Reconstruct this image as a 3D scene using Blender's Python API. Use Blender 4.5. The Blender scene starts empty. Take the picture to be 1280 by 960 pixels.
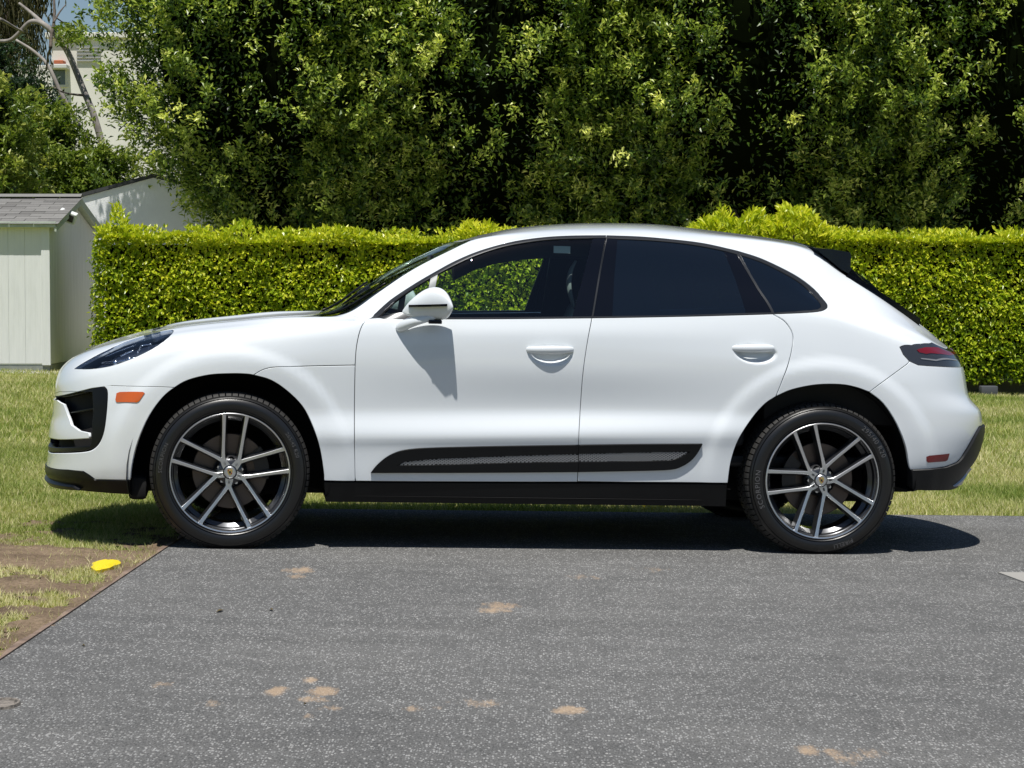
import bpy, bmesh, math, random
import numpy as np
from mathutils import Vector, Matrix, noise
from mathutils.bvhtree import BVHTree
from mathutils.geometry import delaunay_2d_cdt

random.seed(7)
rng = np.random.default_rng(7)
SC = bpy.context.scene
COL = SC.collection
R = math.radians

# ------------------------------------------------------------------ camera
F = 2847.0; HOR = 347.0; K = 0.024; CAMH = 1.286
PITCH = math.atan((480 - HOR) / F)
cd = bpy.data.cameras.new('camera')
cam = bpy.data.objects.new('camera', cd); COL.objects.link(cam)
cam.location = (0, 0, CAMH)
cam.rotation_euler = (R(90) - PITCH, 0, 0)
cd.sensor_fit = 'HORIZONTAL'; cd.sensor_width = 36.0
cd.lens = 36.0 * F / 1280.0
cd.clip_start = 0.05; cd.clip_end = 2000
SC.camera = cam
SC.render.resolution_x = 1024; SC.render.resolution_y = 768

# ------------------------------------------------------------------ light
CA, SA = math.cos(R(7.1)), math.sin(R(7.1))
AW, RT = 0.335, 0.08                       # per metre down: metres away from us / towards the tail
sd = Vector((RT * CA - AW * SA, RT * SA + AW * CA, -1.0)).normalized()   # direction the light travels
sun_d = bpy.data.lights.new('sun', 'SUN'); sun_d.energy = 5.0; sun_d.angle = R(0.53)
sun_d.color = (1.0, 0.965, 0.9)
sun = bpy.data.objects.new('sun', sun_d); COL.objects.link(sun)
sun.rotation_euler = sd.to_track_quat('-Z', 'Y').to_euler()
sun.location = (-5, -5, 20)
W = bpy.data.worlds.new('World'); SC.world = W; W.use_nodes = True
wn = W.node_tree; wn.nodes.clear()
sky = wn.nodes.new('ShaderNodeTexSky'); sky.sky_type = 'NISHITA'; sky.sun_disc = False
to_sun = -sd
sky.sun_elevation = math.asin(to_sun.z)
sky.sun_rotation = math.atan2(to_sun.x, to_sun.y)
sky.air_density = 1.0; sky.dust_density = 0.3; sky.ozone_density = 2.5
bg = wn.nodes.new('ShaderNodeBackground'); bg.inputs[1].default_value = 0.065
wo = wn.nodes.new('ShaderNodeOutputWorld')
wn.links.new(sky.outputs[0], bg.inputs[0]); wn.links.new(bg.outputs[0], wo.inputs[0])
SC.view_settings.view_transform = 'Standard'; SC.view_settings.look = 'None'
SC.view_settings.exposure = 0.12; SC.view_settings.gamma = 1.0
SC.view_settings.use_curve_mapping = False
SC.render.engine = 'CYCLES'
SC.cycles.max_bounces = 8; SC.cycles.transparent_max_bounces = 12

# ------------------------------------------------------------------ helpers
_c, _s = math.cos(PITCH), math.sin(PITCH)
def ray(px, py):
    x = (px - 640) / F; y = (480 - py) / F
    return np.array([x, _c + y * _s, -_s + y * _c])
CAMP = np.array([0, 0, CAMH])
def gz(x, y): return -K * x
def G(px, py, dz=0.0):                       # point of the sloping ground seen at a pixel
    d = ray(px, py); t = (CAMH - dz) / (-d[2] - K * d[0])
    return CAMP + d * t
def D(px, py, z):                            # point at depth z seen at a pixel
    d = ray(px, py); return CAMP + d * (z / d[1])

class MatB:
    def __init__(s, name):
        s.m = bpy.data.materials.new(name); s.m.use_nodes = True
        s.t = s.m.node_tree; s.N = s.t.nodes; s.L = s.t.links
        s.b = s.N['Principled BSDF']; s.out = s.N['Material Output']
    def n(s, typ, **k):
        x = s.N.new(typ)
        for a, v in k.items(): setattr(x, a, v)
        return x
    def l(s, a, b): s.L.new(a, b)
    def tc(s, kind='Object'):
        return s.n('ShaderNodeTexCoord').outputs[kind]
    def noise(s, scale, detail=4, vec=None, rough=0.55):
        x = s.n('ShaderNodeTexNoise'); x.inputs['Scale'].default_value = scale
        x.inputs['Detail'].default_value = detail; x.inputs['Roughness'].default_value = rough
        if vec is not None: s.l(vec, x.inputs['Vector'])
        return x.outputs['Fac']
    def ramp(s, fac, stops, interp='LINEAR'):
        x = s.n('ShaderNodeValToRGB'); cr = x.color_ramp; cr.interpolation = interp
        while len(cr.elements) < len(stops): cr.elements.new(0.5)
        for e, (p, c) in zip(cr.elements, stops):
            e.position = p; e.color = (*c, 1) if len(c) == 3 else c
        s.l(fac, x.inputs[0]); return x.outputs[0]
    def mix(s, a, b, fac, mode='MIX'):
        x = s.n('ShaderNodeMix'); x.data_type = 'RGBA'; x.blend_type = mode
        for i, v in ((0, fac), (6, a), (7, b)):
            if isinstance(v, (int, float)): x.inputs[i].default_value = v
            elif isinstance(v, tuple): x.inputs[i].default_value = (*v, 1)
            else: s.l(v, x.inputs[i])
        return x.outputs[2]
    def math(s, op, a, b=0.0, clamp=False):
        x = s.n('ShaderNodeMath'); x.operation = op; x.use_clamp = clamp
        for i, v in enumerate((a, b)):
            if isinstance(v, (int, float)): x.inputs[i].default_value = v
            else: s.l(v, x.inputs[i])
        return x.outputs[0]
    def bump(s, h, strength=0.3, dist=0.01):
        x = s.n('ShaderNodeBump'); x.inputs['Strength'].default_value = strength
        x.inputs['Distance'].default_value = dist
        s.l(h, x.inputs['Height']); s.l(x.outputs[0], s.b.inputs['Normal'])
    def set(s, **k):
        nm = dict(col='Base Color', rough='Roughness', metal='Metallic', coat='Coat Weight', coatr='Coat Roughness',
                  spec='Specular IOR Level', ior='IOR', trans='Transmission Weight', emis='Emission Color', es='Emission Strength')
        for a, v in k.items():
            i = s.b.inputs[nm[a]]
            if isinstance(v, tuple): i.default_value = (*v, 1)
            elif isinstance(v, (int, float)): i.default_value = v
            else: s.l(v, i)
        return s

def simple(name, col, rough=0.5, **k):
    m = MatB(name); m.set(col=col, rough=rough, **k); return m.m

def tag(o, label=None, cat=None, group=None, kind=None):
    if label: o['label'] = label
    if cat: o['category'] = cat
    if group: o['group'] = group
    if kind: o['kind'] = kind
    return o

def link(name, me, mat=None, parent=None):
    o = bpy.data.objects.new(name, me); COL.objects.link(o)
    if mat is not None and len(me.materials) == 0: me.materials.append(mat)
    if parent is not None: o.parent = parent
    return o

def mesh_np(name, V, Fc, smooth=False):
    """V (n,3); Fc (m,k) with constant k"""
    me = bpy.data.meshes.new(name); V = np.asarray(V, np.float32); Fc = np.asarray(Fc, np.int32)
    me.vertices.add(len(V)); me.vertices.foreach_set('co', V.ravel())
    k = Fc.shape[1]
    me.loops.add(Fc.size); me.loops.foreach_set('vertex_index', Fc.ravel())
    me.polygons.add(len(Fc)); me.polygons.foreach_set('loop_start', np.arange(0, Fc.size, k, dtype=np.int32))
    me.polygons.foreach_set('use_smooth', np.full(len(Fc), smooth))
    me.update(calc_edges=True); me.validate(); return me

def mesh_py(name, V, Fc, smooth=False):
    me = bpy.data.meshes.new(name); me.from_pydata([tuple(map(float, v)) for v in V], [], [tuple(map(int, f)) for f in Fc])
    if smooth: me.polygons.foreach_set('use_smooth', [True] * len(me.polygons))
    me.update(); return me

def empty(name, loc=(0, 0, 0), rot=None):
    o = bpy.data.objects.new(name, None); COL.objects.link(o); o.location = loc
    o.empty_display_size = 0.1
    return o

class MB:                                         # a small mesh collector
    def __init__(s): s.V = []; s.F = []
    def add(s, V, Fc):
        b = len(s.V); s.V += [tuple(map(float, v)) for v in V]; s.F += [tuple(i + b for i in f) for f in Fc]; return s
    def box(s, lo, hi, M=None):
        x0, y0, z0 = lo; x1, y1, z1 = hi
        V = [(x0,y0,z0),(x1,y0,z0),(x1,y1,z0),(x0,y1,z0),(x0,y0,z1),(x1,y0,z1),(x1,y1,z1),(x0,y1,z1)]
        if M is not None: V = [M @ Vector(v) for v in V]
        return s.add(V, [(0,3,2,1),(4,5,6,7),(0,1,5,4),(1,2,6,5),(2,3,7,6),(3,0,4,7)])
    def rbox(s, lo, hi, r=0.01, M=None, seg=2):
        bm = bmesh.new(); bmesh.ops.create_cube(bm, size=1)
        c = [(a + b) / 2 for a, b in zip(lo, hi)]; d = [b - a for a, b in zip(lo, hi)]
        for v in bm.verts: v.co = Vector([v.co[i] * d[i] + c[i] for i in range(3)])
        bmesh.ops.bevel(bm, geom=bm.edges[:], offset=min(r, min(d) * .49), segments=seg, affect='EDGES', profile=.5)
        bm.verts.index_update()
        V = [(M @ v.co if M is not None else v.co)[:] for v in bm.verts]; Fc = [[v.index for v in f.verts] for f in bm.faces]
        bm.free(); return s.add(V, Fc)
    def tube(s, pts, rad, n=8, cap=True, sq=1.0):
        pts = [Vector(p) for p in pts]; m = len(pts)
        if not hasattr(rad, '__len__'): rad = [rad] * m
        rings = []; up = None
        for i in range(m):
            d = (pts[min(i+1, m-1)] - pts[max(i-1, 0)]).normalized()
            if up is None: up = Vector((0,0,1)) if abs(d.z) < .9 else Vector((1,0,0))
            x = d.cross(up).normalized(); up = x.cross(d).normalized()
            rings.append([pts[i] + (x * math.cos(a) + up * sq * math.sin(a)) * rad[i] for a in [2*math.pi*j/n for j in range(n)]])
        V = [v for r_ in rings for v in r_]; Fc = []
        for i in range(m-1):
            for j in range(n): Fc.append((i*n+j, i*n+(j+1)%n, (i+1)*n+(j+1)%n, (i+1)*n+j))
        if cap: Fc.append(tuple(range(n-1, -1, -1))); Fc.append(tuple((m-1)*n+j for j in range(n)))
        return s.add(V, Fc)
    def lathe(s, prof, n=48, closed=False, a0=0.0, a1=2*math.pi):
        """prof: (r, y) about the Y axis"""
        full = abs(a1 - a0 - 2*math.pi) < 1e-6; cols = n if full else n + 1; m = len(prof)
        V = [(r*math.cos(a0+(a1-a0)*j/n), y, r*math.sin(a0+(a1-a0)*j/n)) for j in range(cols) for r, y in prof]
        Fc = []
        for j in range(n):
            k = (j+1) % cols
            for i in range(m if closed else m-1):
                i2 = (i+1) % m
                Fc.append((j*m+i, j*m+i2, k*m+i2, k*m+i))
        return s.add(V, Fc)
    def build(s, name, mat, parent=None, smooth=False, auto=None):
        me = mesh_py(name, s.V, s.F, smooth or auto is not None)
        o = link(name, me, mat, parent)
        if auto is not None:
            bm = bmesh.new(); bm.from_mesh(me); bmesh.ops.recalc_face_normals(bm, faces=bm.faces[:])
            for e in bm.edges:
                if len(e.link_faces) == 2 and e.calc_face_angle(0) > R(auto): e.smooth = False
            bm.to_mesh(me); bm.free(); me.update()
        return o

def pchip(xs, ys, x):
    xs = np.asarray(xs, float); ys = np.asarray(ys, float); x = np.asarray(x, float)
    h = np.diff(xs); d = np.diff(ys, axis=0)
    if ys.ndim > 1: h = h.reshape(-1, *([1] * (ys.ndim - 1)))
    d = d / h; m = np.zeros_like(ys); m[0] = d[0]; m[-1] = d[-1]
    if len(xs) > 2:
        a, b = d[:-1], d[1:]; w1 = 2*h[1:] + h[:-1]; w2 = h[1:] + 2*h[:-1]
        ok = (a * b) > 0
        den = np.where(ok, w1/np.where(ok, a, 1) + w2/np.where(ok, b, 1), 1)
        m[1:-1] = np.where(ok, (w1 + w2)/den, 0)
    x = np.clip(x, xs[0], xs[-1]); i = np.clip(np.searchsorted(xs, x, side='right') - 1, 0, len(xs)-2)
    hh = (xs[i+1]-xs[i]); t = (x-xs[i])/hh
    if ys.ndim > 1: sh = (-1,) + (1,) * (ys.ndim-1); hh = hh.reshape(sh); t = t.reshape(sh)
    return ((1+2*t)*(1-t)**2)*ys[i] + t*(1-t)**2*hh*m[i] + t*t*(3-2*t)*ys[i+1] + t*t*(t-1)*hh*m[i+1]

def cr_spline(pts, n=6, closed=False):             # Catmull-Rom through points
    P = [np.array(p, float) for p in pts]; m = len(P); out = []
    for i in range(m if closed else m-1):
        p0 = P[(i-1) % m] if (closed or i > 0) else 2*P[0]-P[1]
        p1 = P[i]; p2 = P[(i+1) % m]; p3 = P[(i+2) % m] if (closed or i+2 < m) else 2*P[-1]-P[-2]
        for k in range(n):
            t = k/n
            out.append(.5*((2*p1)+(-p0+p2)*t+(2*p0-5*p1+4*p2-p3)*t*t+(-p0+3*p1-3*p2+p3)*t**3))
    if not closed: out.append(P[-1])
    return out
# ================================================================== MATERIALS OF THE CAR
m = MatB('white_paint'); m.set(col=(0.75, 0.79, 0.825), rough=0.32, coat=1.0, coatr=0.03); PAINT = m.m
BLACKP = simple('satin_black_plastic', (0.0035, 0.004, 0.005), 0.36, spec=.3)
m = MatB('grained_black_plastic'); m.set(col=(0.012, 0.0125, 0.014), rough=0.5, spec=.35); m.bump(m.noise(900, 2, m.tc()), .2, .001); GRAINP = m.m
GLOSSB = simple('gloss_black', (0.004, 0.005, 0.009), 0.05, spec=.35)
BOWLM = simple('lamp_bowl_grey', (.035,.045,.07), .25, metal=.3)
LINER = simple('dark_liner', (0.006, 0.006, 0.007), 0.9)
TRIM = simple('window_trim_dark', (0.05, 0.052, 0.056), 0.3, metal=0.6)
CHROME = simple('bright_metal', (0.75, 0.77, 0.8), 0.18, metal=1.0)
SILVER = simple('silver_skid_paint', (0.5, 0.51, 0.53), 0.35, metal=0.7)
ORANGE = simple('amber_lens', (0.6, 0.11, 0.008), 0.15, coat=1.0)
REDL = simple('red_lens', (0.17, 0.004, 0.008), 0.12, coat=1.0)
SMOKE = simple('smoked_lens', (0.035, 0.037, 0.043), 0.08, coat=1.0)
SEATM = simple('black_leather', (0.02, 0.021, 0.024), 0.45)
DASHM = simple('dark_dashboard', (0.012, 0.013, 0.015), 0.6)
STICK = simple('white_sticker', (0.75, 0.78, 0.8), 0.6)
PALEC = simple('pale_headlining', (0.25, 0.26, 0.27), 0.9)
def glass(name, tint, refl=1.0, rough=0.0):
    m = MatB(name); N = m.N; N.remove(m.b)
    tr = m.n('ShaderNodeBsdfTransparent'); tr.inputs[0].default_value = (*tint, 1)
    gl = m.n('ShaderNodeBsdfGlossy'); gl.inputs['Roughness'].default_value = rough; gl.inputs[0].default_value = (refl, refl, refl, 1)
    fr = m.n('ShaderNodeFresnel'); fr.inputs[0].default_value = 1.52
    mx = m.n('ShaderNodeMixShader'); m.l(fr.outputs[0], mx.inputs[0]); m.l(tr.outputs[0], mx.inputs[1]); m.l(gl.outputs[0], mx.inputs[2])
    m.l(mx.outputs[0], m.out.inputs[0]); return m.m
GLASSF = glass('tinted_glass', (0.78, 0.90, 0.85))
GLASSW = glass('windshield_glass', (0.42, 0.50, 0.48))
GLASSR = glass('privacy_glass', (0.05, 0.07, 0.10))
_t = GLASSR.node_tree; _d = _t.nodes.new('ShaderNodeBsdfDiffuse'); _d.inputs[0].default_value = (.010, .018, .034, 1); _m = _t.nodes.new('ShaderNodeMixShader'); _m.inputs[0].default_value = .42  # navy diffuse layer, bluish sky reflection painted into the glass
_tr = [n for n in _t.nodes if n.bl_idname == 'ShaderNodeBsdfTransparent'][0]; _mx = [n for n in _t.nodes if n.bl_idname == 'ShaderNodeMixShader' and n is not _m][0]
_t.links.new(_tr.outputs[0], _m.inputs[1]); _t.links.new(_d.outputs[0], _m.inputs[2]); _t.links.new(_m.outputs[0], _mx.inputs[1])
GLASSH = glass('headlight_lens', (0.80, 0.86, 0.95))
m = MatB('tyre_rubber'); m.set(col=(0.008, 0.008, 0.0085), rough=0.33, spec=.6); m.bump(m.noise(300, 3, m.tc()), .15, .002); RUBBER = m.m
TREADM = simple('tyre_tread_rubber', (0.022, 0.021, 0.020), 0.7)
LETTER = simple('raised_tyre_lettering', (0.10, 0.10, 0.105), 0.22)
RIMD = simple('dark_grey_rim_paint', (0.045, 0.047, 0.052), 0.28, metal=0.6, coat=0.6)
m = MatB('machined_rim_face'); m.set(col=(0.80, 0.81, 0.83), rough=0.33, metal=1.0); MACH = m.m
m = MatB('brake_steel'); m.set(col=(0.16, 0.13, 0.115), rough=0.42, metal=0.8); DISCM = m.m
CALM = simple('dark_caliper', (0.02, 0.02, 0.022), 0.35)
GOLD = simple('crest_gold', (0.55, 0.42, 0.15), 0.35, metal=0.6)
CRED = simple('crest_red', (0.25, 0.02, 0.02), 0.4)

# ================================================================== CAR FRAME
x0 = -.1250 * 10.48; z0 = 10.48; HW = .955
Uv = Vector((CA, SA, -K * CA)).normalized(); Nv = Vector((K, 0, 1)).normalized(); Vv = Nv.cross(Uv).normalized()
Ov = Vector((x0, z0, -K * x0)) + Vv * HW
CM = Matrix((( Uv.x, Vv.x, Nv.x, Ov.x), (Uv.y, Vv.y, Nv.y, Ov.y), (Uv.z, Vv.z, Nv.z, Ov.z), (0,0,0,1)))
un_, vn_, nn_, on_ = (np.array(v) for v in (Uv, Vv, Nv, Ov))
def loc(px, py, y):                               # local (u, w) on the plane of lateral offset y
    d = ray(px, py); t = ((on_ + y*vn_ - CAMP) @ vn_) / (d @ vn_); P = CAMP + d*t - on_
    return float(P @ un_), float(P @ nn_)
def locs(pl, y): return [loc(a, b, y) for a, b in pl]
def toworld(P): return on_ + P[..., 0:1]*un_ + P[..., 1:2]*vn_ + P[..., 2:3]*nn_

car = empty('parked_car', (0, 0, 0)); car.matrix_world = CM
tag(car, 'white five-door SUV with black lower trim parked side-on across the asphalt driveway', 'car')

# ---- rails: (u, w) knots from nose tip to tail tip; y half widths by u
UC0, UC1 = -0.25, 3.10
TIP0 = [(-.86,.235),(-.90,.29),(-.89,.37),(-.885,.46),(-.868,.56),(-.862,.64),(-.86,.70),(-.85,.75),(-.835,.785),(-.81,.815),(-.78,.84),(-.73,.865),(-.62,.905),(-.50,.945)]
TIP1 = [(3.66,.30),(3.70,.37),(3.765,.46),(3.795,.565),(3.785,.66),(3.71,.745),(3.69,.84),(3.68,.89),(3.67,.93),(3.65,.96),(3.62,.985),(3.56,1.015),(3.48,1.06),(3.40,1.12)]
mid = [None]*14
mid[0] = [(-.5,.235),(0,.215),(2.8,.215),(3.3,.285)]
mid[1] = [(-.5,.315),(0,.32),(.44,.318),(2.34,.335),(3.2,.38)]
mid[2] = [(-.5,.42),(.44,.475),(2.3,.505),(3.2,.47)]
mid[3] = [(-.5,.52),(.5,.525),(2.3,.562),(3.2,.575)]
mid[4] = [(-.5,.64),(.5,.655),(2.3,.68),(3.2,.68)]
mid[5] = [(-.6,.72),(-.25,.80),(.4,.86),(2.3,.88),(3.2,.82)]
mid[6] = [(-.6,.80),(-.25,.91),(.1,.95),(.5,.99),(2.3,1.02),(3.2,.925)]
mid[7] = [(-.7,.81),(-.55,.865),(-.25,.962),(0,.998),(.45,1.045),(.66,1.072)] + locs([(600,399),(738,397),(850,395),(975,392)], -.89) + [(2.82,1.13),(3.0,1.08),(3.3,.985),(3.5,.93)]
r9 = locs([(476,388),(503,367),(550,338),(590,318),(640,303),(690,297),(757,296),(820,299),(880,306),(920,315),(956,327),(990,345),(1018,368)], -.75)
mid[9] = [(-.7,.87),(-.55,.92),(-.4,.963),(-.25,1.0),(0,1.035),(.25,1.062),(.45,1.070),(.62,1.082)] + r9 + [(3.0,1.16),(3.3,1.055),(3.5,.98)]
mid[8] = [(-.7,.845),(-.55,.895),(-.25,.985),(0,1.02),(.45,1.06),(.64,1.078)]
for u_, w_ in r9[1:-1]:
    wb_ = float(pchip([k[0] for k in mid[7]], [k[1] for k in mid[7]], [u_])[0]); mid[8].append((u_, .5*(wb_ + w_)))
mid[8] += [(2.86,1.17),(3.0,1.12),(3.3,1.02),(3.5,.955)]
mid[10] = [(-.7,.88),(-.55,.932),(-.4,.976),(-.25,1.014),(0,1.049),(.25,1.076),(.45,1.082),(.55,1.085)] + locs([(480,378),(494,368),(539,338),(576,318),(623,302),(687,293),(757,291),(820,293),(880,299),(920,306),(956,315),(990,328),(1020,343),(1050,363)], -.70) + [(3.15,1.16),(3.3,1.09),(3.5,1.005)]
mid[11] = [(-.55,.932),(-.4,.974),(-.25,1.004),(0,1.036),(.25,1.064),(.42,1.076)] + locs([(430,393)], -.76) + locs([(470,366),(512,338)], -.70) + locs([(560,313),(592,299),(640,292),(720,287),(800,287),(900,295),(1000,308),(1025,318),(1060,345),(1100,372),(1135,395),(1165,411)], -.60)
top = [(500,338),(545,317),(580,301),(620,290),(680,282),(740,279.5),(800,280),(900,290),(1000,304.5),(1022,310)]
rear = [(1060,333),(1100,366),(1135,391)]
_ws = locs([(455,361),(500,338),(545,318)], .55)
mid[12] = [(-.4,.966),(-.25,.996),(0,1.026),(.25,1.052),(.40,1.066)] + [(.475,1.078)] + [(a, b+.002) for a, b in _ws] + locs([(a, b+1.0) for a, b in top[3:]], -.35) + locs([(a, b+1) for a, b in rear], -.35)
mid[13] = [(-.4,.966),(-.25,.998),(0,1.030),(.25,1.056),(.36,1.066)] + [(.455,1.080)] + [(a, b+.006) for a, b in _ws] + locs([(a, b-.6) for a, b in top[3:]], 0) + locs(rear, 0)
YT = {0:[(-.25,.90),(3.1,.90)],
 1:[(-.25,.925),(0,.93),(.5,.925),(1.5,.915),(2.3,.925),(2.8,.94),(3.1,.925)],
 2:[(-.25,.938),(0,.948),(.5,.936),(1.5,.926),(2.3,.938),(2.8,.955),(3.1,.942)],
 3:[(-.25,.940),(0,.952),(.5,.944),(1.5,.938),(2.3,.948),(2.8,.960),(3.1,.948)],
 4:[(-.25,.936),(0,.948),(.5,.918),(1.5,.900),(2.3,.925),(2.8,.960),(3.1,.946)],
 5:[(-.25,.922),(0,.936),(.5,.922),(1.5,.919),(2.3,.932),(2.8,.955),(3.1,.938)],
 6:[(-.25,.898),(0,.914),(.5,.910),(1.5,.912),(2.3,.920),(2.8,.938),(3.1,.922)],
 7:[(-.25,.858),(0,.878),(.5,.885),(1.5,.887),(2.3,.892),(2.8,.905),(3.1,.898)],
 8:[(-.25,.80),(0,.82),(.5,.858),(.84,.848),(1.3,.818),(2.0,.812),(2.6,.835),(2.9,.865),(3.1,.870)],
 9:[(-.25,.73),(0,.75),(.5,.83),(.84,.80),(1.3,.738),(2.0,.728),(2.6,.745),(2.9,.815),(3.1,.84)],
 10:[(-.25,.66),(0,.68),(.5,.80),(.84,.762),(1.3,.69),(2.0,.675),(2.6,.668),(2.9,.71),(3.1,.745)],
 11:[(-.25,.58),(0,.60),(.5,.755),(.84,.70),(1.3,.615),(2.0,.595),(2.6,.58),(2.9,.57),(3.1,.61)],
 12:[(-.25,.31),(0,.32),(.5,.40),(.84,.37),(1.3,.33),(2.0,.32),(3.1,.31)],
 13:[(-.25,0),(3.1,0)]}
NF, NR_ = 90, 90
umid = np.arange(UC0, UC1 + 1e-6, .0085)
GR = []                                            # rails sampled: (nt, 3)
for r in range(14):
    p = 2.5
    ph = np.linspace(0, math.pi/2, NF, endpoint=False)
    un, wn_ = TIP0[r]; ut, wt = TIP1[r]
    kn = sorted([TIP0[r]] + [k for k in mid[r] if un + .03 < k[0] < ut - .05] + [TIP1[r]])
    xs = [k[0] for k in kn]; ws = [k[1] for k in kn]
    yk = YT[r]; yx = [k[0] for k in yk]; yy = [k[1] for k in yk]
    uf = UC0 - (UC0-un)*np.cos(ph)**(2/p); yf = yy[0]*np.sin(ph)**(2/p)
    ph2 = np.linspace(math.pi/2, 0, NR_+1)[1:]
    q = 2.6
    ur = UC1 + (ut-UC1)*np.abs(np.cos(ph2))**(2/q); yr = yy[-1]*np.abs(np.sin(ph2))**(2/q)
    u = np.concatenate([uf, umid, ur]); y = np.concatenate([yf, pchip(yx, yy, umid), yr])
    w = pchip(xs, ws, u)
    GR.append(np.stack([u, -y, w], 1))
GR = np.array(GR)                                  # (14, nt, 3)
im = NF + int((1.6-UC0)/.0085)
sv = np.concatenate([[0], np.cumsum(np.linalg.norm(np.diff(GR[:, im], axis=0), axis=1))])
tv = np.concatenate([[0], np.cumsum(np.linalg.norm(np.diff(GR[5], axis=0), axis=1))])
NS = 280; ss = np.linspace(0, sv[-1], NS)
GRID = pchip(sv, GR, ss)                           # (NS, nt, 3)
NT_ = 620; tt = np.linspace(0, tv[-1], NT_)
g2 = np.empty((NS, NT_, 3))
for k in range(3):
    for j in range(NS): g2[j, :, k] = np.interp(tt, tv, GRID[j, :, k])
GRID = g2
def smooth_axis(A, ax, n, odd_lo, odd_hi):
    for _ in range(n):
        B = np.moveaxis(A, ax, 0)
        lo = B[1:2].copy(); hi = B[-2:-1].copy()
        if odd_lo: lo = B[1:2] * np.array([1, -1, 1])
        else: lo = 2*B[0:1] - B[1:2]
        if odd_hi: hi = B[-2:-1] * np.array([1, -1, 1])
        else: hi = 2*B[-1:] - B[-2:-1]
        E_ = np.concatenate([lo, B, hi]); B = .25*E_[:-2] + .5*E_[1:-1] + .25*E_[2:]
        A = np.moveaxis(B, 0, ax)
    return A
GRID = smooth_axis(GRID, 0, 5, False, True)
GRID = smooth_axis(GRID, 1, 14, True, True)
def sst(a, b, x): t = np.clip((x-a)/(b-a), 0, 1); return t*t*(3-2*t)
WC = [(-.003, .354), (2.807, .354)]
# wheel-arch flares
for cu, cw in WC:
    rr = np.hypot(GRID[..., 0]-cu, GRID[..., 2]-cw)
    b_ = .010*(.45+.55*sst(.44, .53, rr))*(1-sst(.535, .60, rr)) * (GRID[..., 1] < -.5)
    GRID[..., 1] -= b_
N0 = None
def grid_normals():
    ds = np.gradient(GRID, axis=0); dt = np.gradient(GRID, axis=1)
    n = np.cross(dt, ds); n /= np.maximum(np.linalg.norm(n, axis=-1, keepdims=True), 1e-12)
    ref_ = N0 if N0 is not None else (GRID - np.array([1.4, 0, .7]))
    flip = np.sign((n * ref_).sum(-1, keepdims=True)); flip[flip == 0] = 1
    return n * flip
def bvh_grid():
    V = GRID.reshape(-1, 3); j, i = np.meshgrid(np.arange(NS-1), np.arange(NT_-1), indexing='ij')
    a = (j*NT_ + i).ravel(); b = a+1; c = a+NT_+1; d = a+NT_
    T = np.concatenate([np.stack([a,b,c],1), np.stack([a,c,d],1)])
    return BVHTree.FromPolygons(V.tolist(), T.tolist()), T
BV, BT = bvh_grid()
CL = Vector([float((CAMP-on_) @ v) for v in (un_, vn_, nn_)])
_pg = None
def ts(px, py):                                    # surface coordinates of the body point seen at a pixel
    global _pg
    d = ray(px, py); dl = Vector([float(d @ v) for v in (un_, vn_, nn_)]).normalized()
    h = BV.ray_cast(CL, dl)
    if h[0] is None:
        if _pg is None:
            Wd = toworld(GRID) - CAMP; z = Wd[...,1]*_c - Wd[...,2]*_s; yy = Wd[...,1]*_s + Wd[...,2]*_c
            _pg = np.stack([640+F*Wd[...,0]/z, 480-F*yy/z], -1)
        k = np.argmin(((_pg-np.array([px, py]))**2).sum(-1)); j, i = divmod(int(k), NT_)
        return np.array([tt[i], ss[j]])
    k = h[2]; T = BT[k]; A, B, C = (GRID.reshape(-1,3)[x] for x in T); P = np.array(h[0])
    v0, v1, v2 = B-A, C-A, P-A
    d00, d01, d11, d20, d21 = v0@v0, v0@v1, v1@v1, v2@v0, v2@v1; den = d00*d11-d01*d01
    b = (d11*d20-d01*d21)/den; c = (d00*d21-d01*d20)/den; a = 1-b-c
    tsv = lambda x: np.array([tt[x % NT_], ss[x // NT_]])
    return a*tsv(T[0]) + b*tsv(T[1]) + c*tsv(T[2])
def tsl(pl): return [ts(*p) for p in pl]
SMAX = ss[-1]; TMAX = tt[-1]
def at_u(u, s):                                    # t of a given u on the row s
    j = min(int(round(s/SMAX*(NS-1))), NS-1); row = GRID[j, :, 0]
    return float(np.interp(u, row, tt))

# handle cups pressed into the doors
GRID_P = GRID.copy()
CUPS = [ts(689, 440), ts(944.5, 438.5)]
TT, SS_ = np.meshgrid(tt, ss)
N0 = grid_normals()
for c in CUPS:
    q = ((TT-c[0])/.107)**2 + (np.where(SS_ > c[1], (SS_-c[1])/.02, (SS_-c[1])/.062))**2
    dep = .030*(1-sst(.45, 1.0, q))
    GRID -= N0*dep[..., None]
NRM = grid_normals()
def ev(P, A):                                      # bilinear lookup of a field at (t, s)
    P = np.asarray(P, float); x = np.clip(P[:,0]/TMAX*(NT_-1), 0, NT_-1.0001); y = np.clip(P[:,1]/SMAX*(NS-1), 0, NS-1.0001)
    i = x.astype(int); j = y.astype(int); fx = (x-i)[:,None]; fy = (y-j)[:,None]
    return A[j,i]*(1-fx)*(1-fy)+A[j,i+1]*fx*(1-fy)+A[j+1,i]*(1-fx)*fy+A[j+1,i+1]*fx*fy
def evn(P): n = ev(P, NRM); return n/np.maximum(np.linalg.norm(n, axis=1, keepdims=True), 1e-9)

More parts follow.
